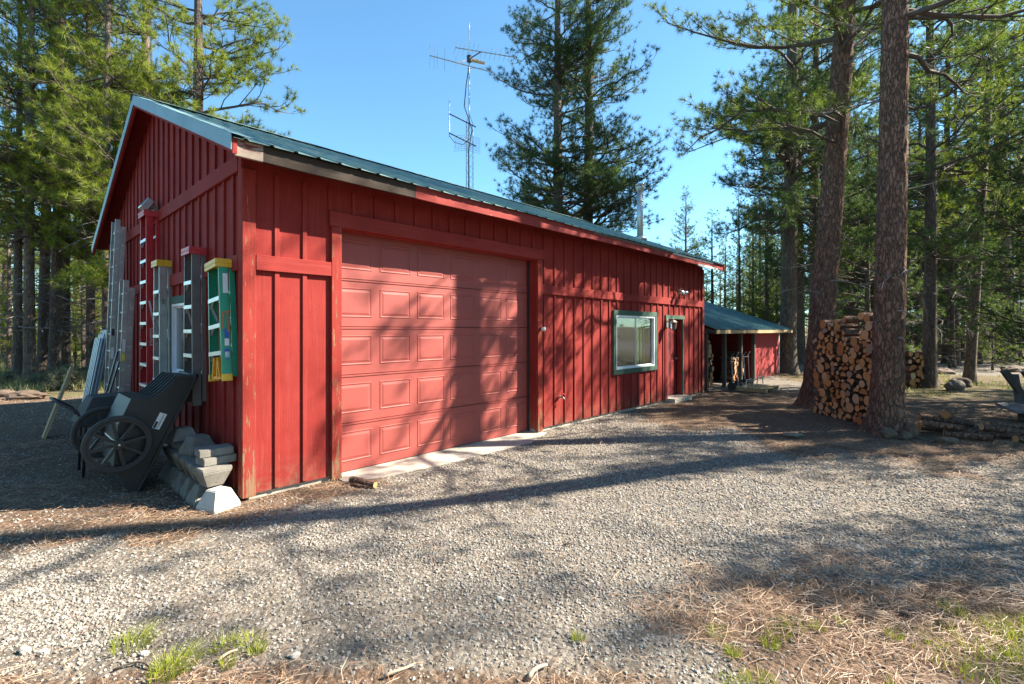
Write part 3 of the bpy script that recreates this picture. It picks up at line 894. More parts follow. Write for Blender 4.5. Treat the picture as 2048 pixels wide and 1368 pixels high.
mb = MB(); mb.box(-.056, -.051, -.09, .09, -.065, .065, M=R_); mb.build('lens', M['screen'], t)
mb = MB(); mb.bar((-.02, 0, 0), (-.1, 0, .04), .03, .03); mb.build('arm', M['lamp_metal'], t)
# lantern
t = empty('wall_lantern', W(9.09, -.045, 1.86), ANG, 'small metal wall lantern at the left side of the entry door', 'lantern')
mb = MB(); mb.box(-.05, .05, -.02, 0, -.10, .10); mb.build('back_plate', M['lamp_metal'], t, bevel=.004)
mb = MB(); mb.tube([(0, -.02, .03), (0, -.09, .09), (0, -.16, .10), (0, -.16, .08)], .011, 8); mb.build('arm', M['lamp_metal'], t, True)
mb = MB(); mb.tube([(0, -.16, .08), (0, -.16, .06), (0, -.16, .02)], [.015, .05, .10], 6); mb.build('hood', M['lamp_metal'], t)
mb = MB(); mb.tube([(0, -.16, .018), (0, -.16, -.13)], [.075, .055], 6); mb.build('lantern_glass', M['glass'], t)
mb = MB()
for k in range(6):
    a = 2 * PI * k / 6; mb.bar((.078 * math.cos(a), -.16 + .078 * math.sin(a), .018), (.058 * math.cos(a), -.16 + .058 * math.sin(a), -.13), .008, .008)
mb.tube([(0, -.16, -.13), (0, -.16, -.15), (0, -.16, -.19)], [.062, .05, .01], 6); mb.build('cage', M['lamp_metal'], t)
# sensor & hose tap
t = empty('motion_sensor', W(4.5, -.047, 1.72), ANG, 'little beige sensor eye on the right jamb trim of the big door', 'sensor')
mb = MB(); mb.box(-.02, .02, -.03, 0, -.025, .025); mb.build('bracket', M['dark_metal'], t, bevel=.004)
mb = MB(); mb.tube([(0, -.03, 0), (0, -.09, -.005)], [.026, .034], 12); mb.build('eye', M['label_w'], t, True)
t = empty('hose_tap', W(5.05, -.022, .54), ANG, 'brass hose tap low on the red wall right of the big door', 'tap')
mb = MB(); mb.tube([(0, 0, 0), (0, -.07, 0), (0, -.11, -.04)], [.014, .016, .014], 10); mb.build('spout', M['lamp_metal'], t, True)
mb = MB(); mb.tube([(0, -.07, 0), (0, -.075, .05)], .007, 8); mb.tube([(0, -.075, .05), (0, -.077, .062)], .032, 12); mb.build('handle', M['cap_red'], t)
mb = MB(); mb.tube([(0, 0, 0), (0, -.012, 0)], .03, 14); mb.build('flange', M['lamp_metal'], t)

# ------------------------------------------------------------------ lettering
def text_obj(body, size, mat, parent, mtx, ext=.0006, name='lettering'):
    cu = bpy.data.curves.new(name, 'FONT'); cu.body = body; cu.size = size; cu.extrude = ext; cu.align_x = 'CENTER'; cu.align_y = 'CENTER'
    tmp = bpy.data.objects.new('tmp_text', cu); C.objects.link(tmp)
    dg = bpy.context.evaluated_depsgraph_get(); dg.update()
    me = bpy.data.meshes.new_from_object(tmp.evaluated_get(dg))
    bpy.data.objects.remove(tmp); bpy.data.curves.remove(cu)
    me.transform(mtx); me.name = name
    me.materials.clear(); me.materials.append(mat)
    return link(name, me, parent)

# ------------------------------------------------------------------ ladders (local frame: x = out from wall (-U) , y = along wall (V), z up)
def ladder_root(name, v, o, z, label, lean=0.0, tilt=0.0):
    t = empty(name, W(-o, v, z), ANG + PI, label, 'ladder')   # local +x points away from the wall, +y towards the camera side (-V)
    t.rotation_euler = (tilt, lean, ANG + PI)
    return t
def channel(mb, x, w, side, y, z0, z1, x1=None, w1=None, th=.006, fl=.02):
    """C-channel rail: web in the xz-plane at y, flanges pointing to -side*y"""
    x1 = x if x1 is None else x1; w1 = w if w1 is None else w1
    def q(xa, xb, ya, yb):
        p = [(xa[0], ya, z0), (xb[0], ya, z0), (xb[0], yb, z0), (xa[0], yb, z0), (xa[1], ya, z1), (xb[1], ya, z1), (xb[1], yb, z1), (xa[1], yb, z1)]
        mb.add(p, [(0, 3, 2, 1), (4, 5, 6, 7), (0, 1, 5, 4), (1, 2, 6, 5), (2, 3, 7, 6), (3, 0, 4, 7)])
    q((x - w / 2, x1 - w1 / 2), (x + w / 2, x1 + w1 / 2), y, y + side * th)
    q((x - w / 2, x1 - w1 / 2), (x - w / 2 + th, x1 - w1 / 2 + th), y, y - side * fl)
    q((x + w / 2 - th, x1 + w1 / 2 - th), (x + w / 2, x1 + w1 / 2), y, y - side * fl)
def step_ladder(v, o, z0, H, wt, wb, rail, cap, label, nsteps, dfront=.085, drear=.05, depth=.15, tilt=0, lean=0, spread='alu', feet='rail_grey'):
    t = ladder_root('step_ladder', v, o, z0, label, lean, tilt)
    # front rails (outer, x = depth side), rear rails near the wall
    for s in (-1, 1):
        mb = MB(); channel(mb, depth - dfront / 2, dfront, s, s * wb / 2, 0, H - .04)
        mb.v = [(x, y * (1 + (wt / wb - 1) * (z / H)), z) for x, y, z in mb.v]
        mb.build('front_rail', M[rail], t)
        mb = MB(); channel(mb, drear / 2, drear, s, s * (wb / 2 - .012), .02, H - .06, fl=.015)
        mb.v = [(x, y * (1 + (wt / wb - 1) * (z / H)), z) for x, y, z in mb.v]
        mb.build('rear_rail', M[rail], t)
        mb = MB(); mb.box(depth - dfront - .004, depth + .004, s * wb / 2 - .02, s * wb / 2 + .014, -.02, .05); mb.build('foot', M[feet], t, bevel=.003)
    gap = (H - .10) / (nsteps + 1) if nsteps else H
    for k in range(1, nsteps + 1):
        zz = k * gap; hw = wb / 2 * (1 + (wt / wb - 1) * zz / H) - .006
        mb = MB(); mb.box(depth - dfront + .002, depth + .006, -hw, hw, zz - .012, zz + .006); mb.box(depth - .001, depth + .006, -hw, hw, zz - .035, zz - .012); mb.build('step', M['alu_step'], t)
        for s in (-1, 1):
            mb = MB(); mb.bar((depth - .02, s * (hw - .09), zz - .012), (depth - .02, s * hw, zz - .09), .004, .02, up=(1, 0, 0)); mb.build('step_brace', M['alu_step'], t)
    for k in (1, nsteps // 2 + 1, nsteps):
        zz = k * gap + .05; hw = wb / 2 * (1 + (wt / wb - 1) * zz / H) - .03
        mb = MB(); mb.box(.01, .03, -hw, hw, zz, zz + .03); mb.build('rear_brace', M['alu_step'], t)
    mb = MB(); cw = wt / 2 + .018
    mb.box(-.005, depth + .03, -cw, cw, H - .035, H + .012); mb.box(-.005, .006, -cw, cw, H - .075, H - .035); mb.box(depth + .018, depth + .03, -cw, cw, H - .075, H - .035)
    mb.box(-.005, depth + .03, -cw, -cw + .008, H - .075, H - .035); mb.box(-.005, depth + .03, cw - .008, cw, H - .075, H - .035)
    mb.build('top_cap', M[cap], t, bevel=.006)
    mb = MB()
    for s in (-1, 1): mb.bar((.03, s * (wb / 2 - .03), H * .42), (depth - .03, s * (wb / 2 - .03), H * .62), .006, .022)
    mb.build('spreader', M['alu_step'], t)
    return t
def sticker(t, x0, x1, z0, z1, y, mat):
    mb = MB(); mb.box(x0, x1, y, y + .0012, z0, z1); return mb.build('sticker', M[mat], t)
# text on the rail side facing the camera (+y local): x local runs to the left in view -> mirror by rotation
def side_text(t, body, size, x, y, z, mat, vertical=False):
    # reading direction seen from +y side: -x ... build basis
    R = Matrix(((-1, 0, 0), (0, 0, 1), (0, 1, 0))).to_4x4()
    if vertical: R = R @ Matrix.Rotation(-PI / 2, 4, 'Z')
    return text_obj(body, size, M[mat], t, Matrix.Translation((x, y, z)) @ R)

g1 = step_ladder(.34, .012, 1.20, 1.20, .33, .42, 'rail_green', 'cap_yellow', 'small green step ladder with yellow top hung beside the front corner', 3, tilt=math.radians(4.5), feet='cap_yellow')
yy = .5 * .42 + .007
sticker(g1, .075, .12, .86, 1.06, yy - .028, 'label_w')
sticker(g1, .075, .125, .10, .30, yy - .012, 'label_b'); sticker(g1, .083, .117, .13, .27, yy - .0105, 'label_w')
side_text(g1, 'WERNER', .036, .10, yy - .0085, .20, 'label_b', True)
sticker(g1, .08, .12, .33, .40, yy - .0135, 'label_w'); sticker(g1, .08, .12, .41, .50, yy - .015, 'label_b')
mb = MB()
for a, b in (((.14, yy - .02, .66), (.055, yy - .02, .68)), ((.125, yy - .019, .67), (.135, yy - .015, .50)), ((.09, yy - .019, .67), (.085, yy - .012, .47))): mb.bar(a, b, .004, .014, up=(1, 0, 0))
mb.build('strap', M['orange_strap'], g1)
mb = MB(); mb.bar((.13, .12, .02), (.13, .05, .22), .02, .04, up=(1, 0, 0)); mb.bar((.13, 0.02, .02), (.13, .06, .22), .02, .04, up=(1, 0, 0)); mb.bar((.13, -.12, .02), (.13, -.06, .22), .02, .04, up=(1, 0, 0)); mb.box(.12, .14, -.14, .14, .0, .03)
mb.build('rear_brace', M['spreader'], g1)
g2 = step_ladder(1.36, .012, .86, 1.78, .30, .38, 'rail_grey', 'cap_red', 'grey step ladder with a red top hung over the gable window', 5)
sticker(g2, .075, .125, 1.45, 1.56, .154, 'label_w'); sticker(g2, .08, .122, 1.22, 1.42, .157, 'label_y'); side_text(g2, 'CAUTION', .03, .10, .1586, 1.32, 'label_k', True)
g3 = step_ladder(2.92, .012, .72, 1.92, .30, .40, 'alu', 'cap_yellow', 'bare aluminium step ladder with a yellow top between red ladder and window', 5)
side_text(g3, 'KELLER', .05, .105, .170, 1.32, 'label_k', True); sticker(g3, .08, .13, .9, 1.05, .175, 'label_w')
g4 = step_ladder(3.6, .02, .0, 3.42, .36, .52, 'rail_red', 'cap_red', 'very tall red step ladder standing against the gable wall', 10, depth=.17)
side_text(g4, 'LOUISVILLE', .05, .12, .24, 1.6, 'label_w', True)
def ext_ladder(v, o, H, w, label, lean, n, two=True):
    t = ladder_root('extension_ladder', v, o, 0, label, lean)
    for j in range(2 if two else 1):
        x = j * .075; ww = w - j * .04
        for s in (-1, 1):
            mb = MB(); channel(mb, x + .035, .07, s, s * ww / 2, j * .1, H - (1 - j) * .12); mb.build('rail', M['alu'], t)
        for k in range(n):
            zz = .2 + k * (H - .35) / (n - 1) - j * .06
            mb = MB(); mb.tube([(x + .035, -ww / 2 - .008, zz), (x + .035, ww / 2 + .008, zz)], .017, 8); mb.build('rung', M['alu_step'], t)
    for s in (-1, 1):
        mb = MB(); mb.box(.0, .075, s * w / 2 - .03, s * w / 2 + .03, -.005, .03); mb.build('foot', M['tyre'], t)
    return t
e1 = ext_ladder(5.75, .22, 3.62, .42, 'tall aluminium extension ladder, leftmost of the ladders on the gable wall', math.radians(-2), 12)
sticker(e1, .09, .13, 1.2, 1.4, .20, 'label_w'); sticker(e1, .09, .13, 1.6, 1.72, .20, 'label_k')
e2 = ext_ladder(4.85, .2, 2.5, .40, 'shorter aluminium extension ladder between the tall one and the red ladder', math.radians(-2), 8)
sticker(e2, .09, .13, 1.35, 1.55, .19, 'label_w'); sticker(e2, .09, .13, 1.2, 1.32, .19, 'label_y')

# sheets of roofing leaning at the far corner, board, poles
for k in range(3):
    mb = MB()
    for j in range(8):
        a = j * .09; mb.box(-.006 - .02 * (j % 2), .006 - .02 * (j % 2), a, a + .085, 0, 1.72 - .08 * k)
    o = mb.build('roofing_offcut', M['sheet_grey']); o.location = W(-.42 - k * .04, 6.75 + k * .05, .0); o.rotation_euler = (0, math.radians(9), ANG)
    tag(o, ['grey ribbed metal sheet leaning on the far corner of the gable wall, frontmost', 'middle grey ribbed metal sheet leaning on the far corner of the gable wall', 'rearmost and shortest grey ribbed metal sheet leaning on the gable wall'][k], 'metal sheet', 'metal sheets leaning on the gable wall')
mb = MB(); mb.box(-.02, .02, -.10, .10, 0, 1.15)
o = mb.build('wooden_board', M['pale_board']); o.location = W(-1.15, 5.4, 0); o.rotation_euler = (0, math.radians(17), ANG); tag(o, 'pale pine board leaning behind the dump cart', 'board')
for k, (vv_, hh_) in enumerate(((4.75, 1.35), (4.6, 1.2))):
    mb = MB(); mb.bar((0, 0, 0), (.3, .05, hh_), .04, .02); o = mb.build('metal_bar', M['dark_metal']); o.location = W(-.62, vv_, 0); o.rotation_euler = (0, 0, ANG)
    tag(o, ['longer dark metal bar leaning by the short extension ladder', 'shorter dark metal bar leaning nearer the red ladder'][k], 'bar')

# ------------------------------------------------------------------ dump cart: profile in (o = out from the wall, z)
V_C = 1.05
def pz(px, py):
    r = (px - 1024) / 983; bx_, by_ = C0.x - .729 * V_C, C0.y + .685 * V_C
    o = (bx_ - by_ * r) / (.685 - .729 * r); Y = by_ - .729 * o
    return (o, 1.7 - (py - 660) * Y / 983)
def cart(root, wd, scale=1.0, dv=0):
    P = [pz(*q) for q in ((256, 986), (271, 989), (392, 753), (357, 752), (328, 780), (306, 797), (262, 798), (236, 850), (227, 933))]
    mb = MB()
    # tub: side walls, floor, ends as shells - open side is the line nose -> handle
    tub = [P[0], P[1], P[2], P[3], P[4], P[5], P[6], P[7], P[8]]
    fn = lambda y0, y1: (lambda a, b, t: (a, y0 + (y1 - y0) * t, b))
    mb.prism(tub, fn(0, .012)); mb.prism(tub, fn(wd - .012, wd))
    shell = tub[2:] + [tub[0]]
    for (a, b) in zip(shell[:-1], shell[1:]):
        mb.add([(a[0], .012, a[1]), (a[0], wd - .012, a[1]), (b[0], wd - .012, b[1]), (b[0], .012, b[1])], [(0, 1, 2, 3)])
        mb.add([(a[0] - .01, .012, a[1] - .01), (a[0] - .01, wd - .012, a[1] - .01), (b[0] - .01, wd - .012, b[1] - .01), (b[0] - .01, .012, b[1] - .01)], [(3, 2, 1, 0)])
    mb.build('tub', M['black_pl'], root)
    # rim lip
    mb = MB()
    a, b = P[1], P[2]
    for y in (-.022, wd - .02): mb.bar((a[0], y + .02, a[1]), (b[0], y + .02, b[1]), .06, .028, up=(1, 0, 0))
    mb.build('rim', M['black_pl'], root, bevel=.004)
    # ribs moulded under the tub
    mb = MB()
    for k in range(6):
        yk = wd * (k + .5) / 6
        for (a, b) in ((P[3], P[4]), (P[4], P[5])): mb.bar((a[0] + .006, yk, a[1] + .006), (b[0] + .006, yk, b[1] + .006), .02, .02)
    mb.build('rib', M['black_pl'], root)
    mb = MB(); h = P[2]; mb.tube([(h[0] - .01, .02, h[1] + .005), (h[0] - .01, wd - .02, h[1] + .005)], .022, 10); mb.build('handle', M['black_pl'], root, True)
    return P
dc = empty('dump_cart', W(0, V_C, 0), ANG, 'black plastic dump cart tipped on its nose against the gable wall', 'cart')
holder = bpy.data.objects.new('body', None); C.objects.link(holder); holder.parent = dc; holder.scale = (-1, 1, 1)
cart(holder, .72)
def wheel(root, o, y, z, R, name='wheel'):
    w_ = empty(name, (-o, y, z)); w_.parent = root
    mb = MB(); n = 36
    prof = [(R * .86, -.03), (R * .97, -.032), (R, -.015), (R, .015), (R * .97, .032), (R * .86, .03)]
    vs_ = []
    for i in range(n):
        a = 2 * PI * i / n; vs_ += [(r * math.cos(a), yy_, r * math.sin(a)) for r, yy_ in prof]
    k = len(prof); fs = [(i * k + j, i * k + (j + 1) % k, ((i + 1) % n) * k + (j + 1) % k, ((i + 1) % n) * k + j) for i in range(n) for j in range(k)]
    mb.add(vs_, fs); mb.build('tyre', M['tyre'], w_, True)
    mb = MB()
    prof = [(R * .79, -.024), (R * .865, -.024), (R * .865, .024), (R * .79, .024)]
    vs_ = []
    for i in range(n):
        a = 2 * PI * i / n; vs_ += [(r * math.cos(a), yy_, r * math.sin(a)) for r, yy_ in prof]
    k = 4; fs = [(i * k + j, i * k + (j + 1) % k, ((i + 1) % n) * k + (j + 1) % k, ((i + 1) % n) * k + j) for i in range(n) for j in range(k)]
    mb.add(vs_, fs); mb.build('rim', M['black_pl'], w_)
    for i in range(8):
        a = 2 * PI * i / 8 + .2; ca, sa = math.cos(a), math.sin(a)
        mb = MB(); mb.bar((ca * R * .13, 0, sa * R * .13), (ca * R * .80, 0, sa * R * .80), .028, .034, up=(0, 1, 0)); mb.build('spoke', M['black_pl'], w_)
    mb = MB(); mb.tube([(0, -.045, 0), (0, .045, 0)], R * .16, 16); mb.tube([(0, -.05, 0), (0, -.044, 0)], R * .09, 12); mb.build('hub', M['black_pl'], w_)
    mb = MB(); mb.tube([(0, -.064, 0), (0, -.05, 0)], .009, 8); mb.build('axle_nut', M['galv'], w_)
    return w_
wo_, wz_ = pz(234, 886)
wheel(dc, wo_, -.07, wz_, .285); wheel(dc, wo_, .80, wz_, .285)
mb = MB(); mb.tube([(-wo_, -.06, wz_), (-wo_, .80, wz_)], .011, 8); mb.build('axle', M['galv'], dc)
lo, lz = pz(319, 842)
al = math.atan2(pz(392, 753)[1] - pz(271, 989)[1], pz(271, 989)[0] - pz(392, 753)[0])
mtx = Matrix.Translation((-lo, -.002, lz)) @ Matrix.Rotation(-al + 0.0, 4, 'Y') 
mb = MB(); mb.box(-.085, .085, -.0015, 0, -.034, .034, M=mtx); mb.build('sticker', M['label_w'], dc)
mb = MB(); mb.box(-.082, -.01, -.0022, -.0016, .006, .03, M=mtx); mb.build('sticker_band', M['label_k'], dc)
text_obj('Rubbermaid', .03, M['label_k'], dc, mtx @ Matrix.Translation((0, -.003, -.008)) @ Matrix.Rotation(PI / 2, 4, 'X'))
# a second cart, upside down behind the first
d2 = empty('wheelbarrow', W(-.70, 2.35, 0), ANG, 'grey barrow tray upended behind the black dump cart', 'wheelbarrow')
mb = MB()
prof = [(-.36, .34, .0), (.36, .34, .0), (.36, -.34, .0), (-.36, -.34, .0)]
lo_ = [(x, y, z) for x, y, z in prof]; up_ = [(x * .62, y * .66, .30) for x, y, z in prof]
mb.add([(x, y, z + .62) for x, y, z in lo_ + up_] + [(x * .97, y * .97, z + .60) for x, y, z in lo_ + up_], [(0, 1, 5, 4), (1, 2, 6, 5), (2, 3, 7, 6), (3, 0, 4, 7), (4, 5, 6, 7), (8, 12, 13, 9), (9, 13, 14, 10), (10, 14, 15, 11), (11, 15, 12, 8), (12, 15, 14, 13), (0, 8, 9, 1), (1, 9, 10, 2), (2, 10, 11, 3), (3, 11, 8, 0)])
mb.build('tray', M['tyre'], d2, bevel=.02)
mb = MB(); mb.tube([(-.3, -.2, .02), (-.28, -.2, .6), (-.36, -.22, .78), (-.52, -.2, .9), (-.56, .0, .93), (-.52, .2, .9), (-.36, .22, .78), (-.28, .2, .6), (-.3, .2, .02)], .014, 8); mb.build('handle', M['dark_metal'], d2, True)
for s in (-1, 1):
    mb = MB(); mb.bar((.25, s * .2, .62), (.3, s * .22, .0), .03, .03); mb.build('leg', M['dark_metal'], d2)

# ------------------------------------------------------------------ concrete pier blocks, each its own thing
def pier(size_b, size_t, h, jit=.0):
    mb = MB(); a, b = size_b / 2, size_t / 2
    c = .04
    p = [(-a, -a, 0), (a, -a, 0), (a, a, 0), (-a, a, 0), (-a, -a, c), (a, -a, c), (a, a, c), (-a, a, c), (-b, -b, h), (b, -b, h), (b, b, h), (-b, b, h)]
    mb.add(p, [(0, 3, 2, 1), (0, 1, 5, 4), (1, 2, 6, 5), (2, 3, 7, 6), (3, 0, 4, 7), (4, 5, 9, 8), (5, 6, 10, 9), (6, 7, 11, 10), (7, 4, 8, 11), (8, 9, 10, 11)])
    return mb
pm = pier(.27, .15, .19).mesh('pier_block', M['block'])
pmw = pier(.27, .15, .19).mesh('pier_block', M['block_sun_pale'])
for me_ in (pm, pmw):
    bm = bmesh.new(); bm.from_mesh(me_); bmesh.ops.bevel(bm, geom=list(bm.edges), offset=.008, segments=2, affect='EDGES'); bm.to_mesh(me_); bm.free()
pav = MB(); pav.box(-.15, .15, -.10, .10, 0, .075); pavm = pav.mesh('paver', M['block'])
bm = bmesh.new(); bm.from_mesh(pavm); bmesh.ops.bevel(bm, geom=list(bm.edges), offset=.006, segments=2, affect='EDGES'); bm.to_mesh(pavm); bm.free()
def put_block(me_, name, u, v, z, rot, label, group='concrete blocks stacked by the gable wall', cat='concrete block'):
    o = link(name, me_); o.location = W(u, v, z); o.rotation_euler = (rot[0], rot[1], rot[2] + ANG); return tag(o, label, cat, group)
names = ['nearest the corner, bright in the sun', 'second from the corner', 'third from the corner', 'fourth from the corner', 'fifth from the corner', 'sixth from the corner, beside the cart']
for k in range(6):
    put_block(pmw if k == 0 else pm, 'pier_block', -.24 - (.03 if k else 0), -.02 + k * .29, 0, (0, 0, (.35 if k == 0 else random.uniform(-.08, .08))), 'tapered pier block in the bottom row, ' + names[k])
for k in range(5):
    # second row upside down, wide side up
    z = .19 + .19
    o = put_block(pm, 'pier_block', -.25, .14 + k * .29, z + .002, (PI, 0, random.uniform(-.1, .1)), 'inverted pier block in the middle row, ' + names[k].split(',')[0])
o = put_block(pm, 'pier_block', -.20, .80, .382, (0, 0, .2), 'dark pier block standing on top of the stack near the cart')
put_block(pavm, 'paver', -.19, .22, .384, (0, 0, .1), 'lower flat paver lying on the stack near the garage corner', cat='paver')
put_block(pavm, 'paver', -.20, .25, .461, (0, 0, -.05), 'upper flat paver on top of the stack near the garage corner', cat='paver')
put_block(pavm, 'paver', -.18, 1.12, .384, (0, 0, .15), 'flat paver on the stack behind the dark pier block', cat='paver')
put_block(pmw, 'pier_block', -.20, 1.42, .384, (0, 0, .05), 'pale pier block at the far end of the stack top')

# ------------------------------------------------------------------ woodshed
shed = empty('woodshed', W(11.75, .2, 0), ANG, 'low open woodshed with teal metal roof and red end wall behind the garage', 'shed')
sl = .36
for k in range(9):
    u0 = k * .86; u1 = min(u0 + .858, 7.6)
    if u0 > 7.5: break
    sheet(u0, u1, -.40, 1.72, 2.9, 1.72 + 3.3 * sl, 'shed_roof', shed, rib=.215)
mb = MB(); mb.box(4.25, 7.35, 0, .05, .02, 1.72); mb.build('end_wall', M['shed_red'], shed)
mb = MB(); mb.box(7.30, 7.35, .051, 2.9, .02, 1.74); mb.add([(7.30, .051, 1.74), (7.35, .051, 1.74), (7.35, 2.9, 1.74), (7.30, 2.9, 1.74), (7.30, 2.9, 2.8), (7.35, 2.9, 2.8)], [(0, 1, 5, 4), (3, 4, 5, 2), (0, 4, 3), (1, 2, 5)]); mb.build('side_wall', M['shed_red'], shed)
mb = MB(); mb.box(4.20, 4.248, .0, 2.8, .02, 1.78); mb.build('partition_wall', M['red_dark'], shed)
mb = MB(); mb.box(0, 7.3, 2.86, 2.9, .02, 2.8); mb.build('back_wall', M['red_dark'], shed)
mb = MB(); mb.box(7.30, 7.37, -.012, -.001, .0, 1.70); mb.build('corner_board', M['white_vinyl'], shed)
for u0 in (.08, 1.45, 2.85, 4.12):
    mb = MB(); mb.box(u0, u0 + .10, -.10, -.001, 0, 1.66); mb.build('post', M['dark_wood'], shed)
mb = MB(); mb.box(0, 4.3, -.10, -.04, 1.60, 1.70); mb.build('beam', M['dark_wood'], shed)
mb = MB(); mb.box(.0, 7.6, -.40, -.37, 1.60, 1.70); mb.build('fascia_board', M['pale_board'], shed)
for k in range(9):
    u0 = .05 + k * .9; mb = MB(); mb.add([(u0, -.36, 1.66), (u0, 2.85, 1.66 + 3.21 * sl), (u0, 2.85, 1.76 + 3.15 * sl - .1), (u0, -.36, 1.58), (u0 + .04, -.36, 1.66), (u0 + .04, 2.85, 1.66 + 3.21 * sl), (u0 + .04, 2.85, 1.66 + 3.15 * sl), (u0 + .04, -.36, 1.58)], [(0, 1, 2, 3), (7, 6, 5, 4), (0, 4, 5, 1), (1, 5, 6, 2), (2, 6, 7, 3), (3, 7, 4, 0)]); mb.build('rafter', M['dark_wood'], shed)

# ------------------------------------------------------------------ firewood
def log_mesh(r, l, seed, kind='round'):
    rd = random.Random(seed); n = 12
    mb = MB(); sect = []
    if kind == 'round':
        for j in range(n):
            a = 2 * PI * j / n; q = r * (1 + rd.uniform(-.08, .08)); sect.append((q * math.cos(a), q * math.sin(a) * rd.uniform(.92, 1.0)))
    elif kind == 'half':
        sect = [(r * math.cos(a), r * math.sin(a) - r * .35) for a in [PI * j / 8 for j in range(9)]]
    else:
        sect = [(0, -r * .8)] + [(r * 1.4 * math.cos(a), r * 1.4 * math.sin(a) - r * .8) for a in [PI * .28 + PI * .46 * j / 6 for j in range(7)]]
    k = len(sect); b = rd.uniform(-.012, .012)
    pts = []
    for x, q, o in ((-l / 2, 1, 0), (0, 1.02, b), (l / 2, .98, 0)):
        pts += [(x, s0 * q, s1 * q + o) for s0, s1 in sect]
    mb.add(pts, [(i * k + j, i * k + (j + 1) % k, (i + 1) * k + (j + 1) % k, (i + 1) * k + j) for i in range(2) for j in range(k)], 0)
    mb.add([pts[j] for j in range(k)], [tuple(range(k))], 1); mb.add([pts[2 * k + j] for j in range(k)], [tuple(range(k))[::-1]], 1)
    return mb.mesh('log', [M['bark'], M['log_end']])
LOGS = {}
def get_log(r, kind):
    key = (round(r, 2), kind, random.randint(0, 1))
    if key not in LOGS: LOGS[key] = log_mesh(key[0], .43, hash((key[0], kind, key[2])) % 9999, kind)
    return LOGS[key], key[0]
def pack(width, height, rmin, rmax, seed, topn=None):
    rd = random.Random(seed); cs = []
    for it in range(900):
        r = rd.choice([rmin, rmin + (rmax - rmin) * rd.random() ** 1.4, rmin + (rmax - rmin) * rd.random() ** 1.4])
        best = None
        for tr in range(40):
            x = rd.uniform(r, width - r); z = r
            for (cx, cz, cr) in cs:
                d = abs(cx - x); s = (cr + r) * .955
                if d < s: z = max(z, cz + math.sqrt(s * s - d * d))
            if best is None or z < best[1]: best = (x, z)
        if best[1] + r > height: 
            if it > 300: break
            continue
        cs.append((best[0], best[1], r))
    return cs
ords = ['first', 'second', 'third', 'fourth', 'fifth', 'sixth', 'seventh', 'eighth', 'ninth', 'tenth', 'eleventh', 'twelfth', 'thirteenth', 'fourteenth', 'fifteenth', 'sixteenth', 'seventeenth', 'eighteenth', 'nineteenth', 'twentieth', 'twenty-first', 'twenty-second', 'twenty-third', 'twenty-fourth', 'twenty-fifth', 'twenty-sixth', 'twenty-seventh', 'twenty-eighth']
def stack(p0, p1, height, rmin, rmax, seed, where, group, z0=0.0, logdir=None, l_scale=1.0):
    """cut ends show on the line p0 (left) -> p1 (right) as seen from the viewer"""
    p0 = Vector((*p0, 0)); p1 = Vector((*p1, 0)); w = (p1 - p0).length; d = (p1 - p0).normalized()
    nrm = Vector((-d.y, d.x, 0))
    cs = [c for c in pack(w, height, rmin, rmax, seed) if c[1] < height * (.90 + .07 * math.sin(c[0] * 5.3 + seed) + .05 * c[0] / w)]
    rows = {}
    for c in cs: rows.setdefault(int((c[1]) / (2.0 * (rmin + rmax) / 2)), []).append(c)
    for rk in sorted(rows):
        for i, (x, z, r) in enumerate(sorted(rows[rk])):
            kind = 'round' if random.random() < .6 else random.choice(['half', 'wedge'])
            me, rr_ = get_log(r, kind)
            o = link('firewood_log', me)
            o.location = p0 + d * x + nrm * (.215 * l_scale + random.uniform(-.045, .045)) + Vector((0, 0, z + z0))
            o.rotation_euler = (random.uniform(-3, 3) if kind == 'round' else random.uniform(-.5, .5), random.uniform(-.03, .03), math.atan2(nrm.y, nrm.x) + random.uniform(-.06, .06))
            o.scale = (l_scale, 1, 1)
            tag(o, f"{'round' if kind == 'round' else 'split'} log {ords[min(i, 27)]} from left in {ords[min(rk, 27)]} layer up of {where}", 'firewood', group)
    return cs
cs = stack((6.22, 10.12), (6.28, 8.46), 1.86, .042, .10, 5, 'the tall stack', 'logs in the tall firewood stack')
print('logs', len(cs))
# a few logs lying crosswise on top
for k, (x, y, z, a, r) in enumerate(((6.50, 9.95, 1.80, .05, .085), (6.52, 9.3, 1.88, -.15, .07), (6.55, 8.98, 1.93, .2, .075), (6.5, 8.7, 1.88, -.05, .08), (6.5, 9.58, 1.82, .1, .065))):
    me, _ = get_log(r, 'round'); o = link('firewood_log', me); o.location = (x, y, z + .02); o.rotation_euler = (0, 0, a)
    tag(o, ['round log sticking out at the top left corner of the tall firewood stack', 'loose pale log on the crest of the tall firewood stack, middle one', 'loose log on the crest of the tall firewood stack, second from the pine', 'loose log on the crest of the tall firewood stack, beside the right pine', 'thin loose log on the crest of the tall firewood stack, left of the middle'][k], 'firewood', 'loose logs on the stack crest')
stack((11.55, 14.3), (12.45, 14.45), 1.12, .07, .14, 8, 'the low stack', 'logs in the lower firewood stack')
# firewood inside the shed (local u)
a = W(11.95, .42); b = W(13.1, .42); stack((a.x, a.y), (b.x, b.y), 1.42, .07, .12, 21, 'the left shed bay', 'logs in the left shed bay')
a = W(14.7, .38); b = W(15.75, .38); stack((a.x, a.y), (b.x, b.y), 1.0, .07, .12, 22, 'the right shed bay', 'logs in the right shed bay')
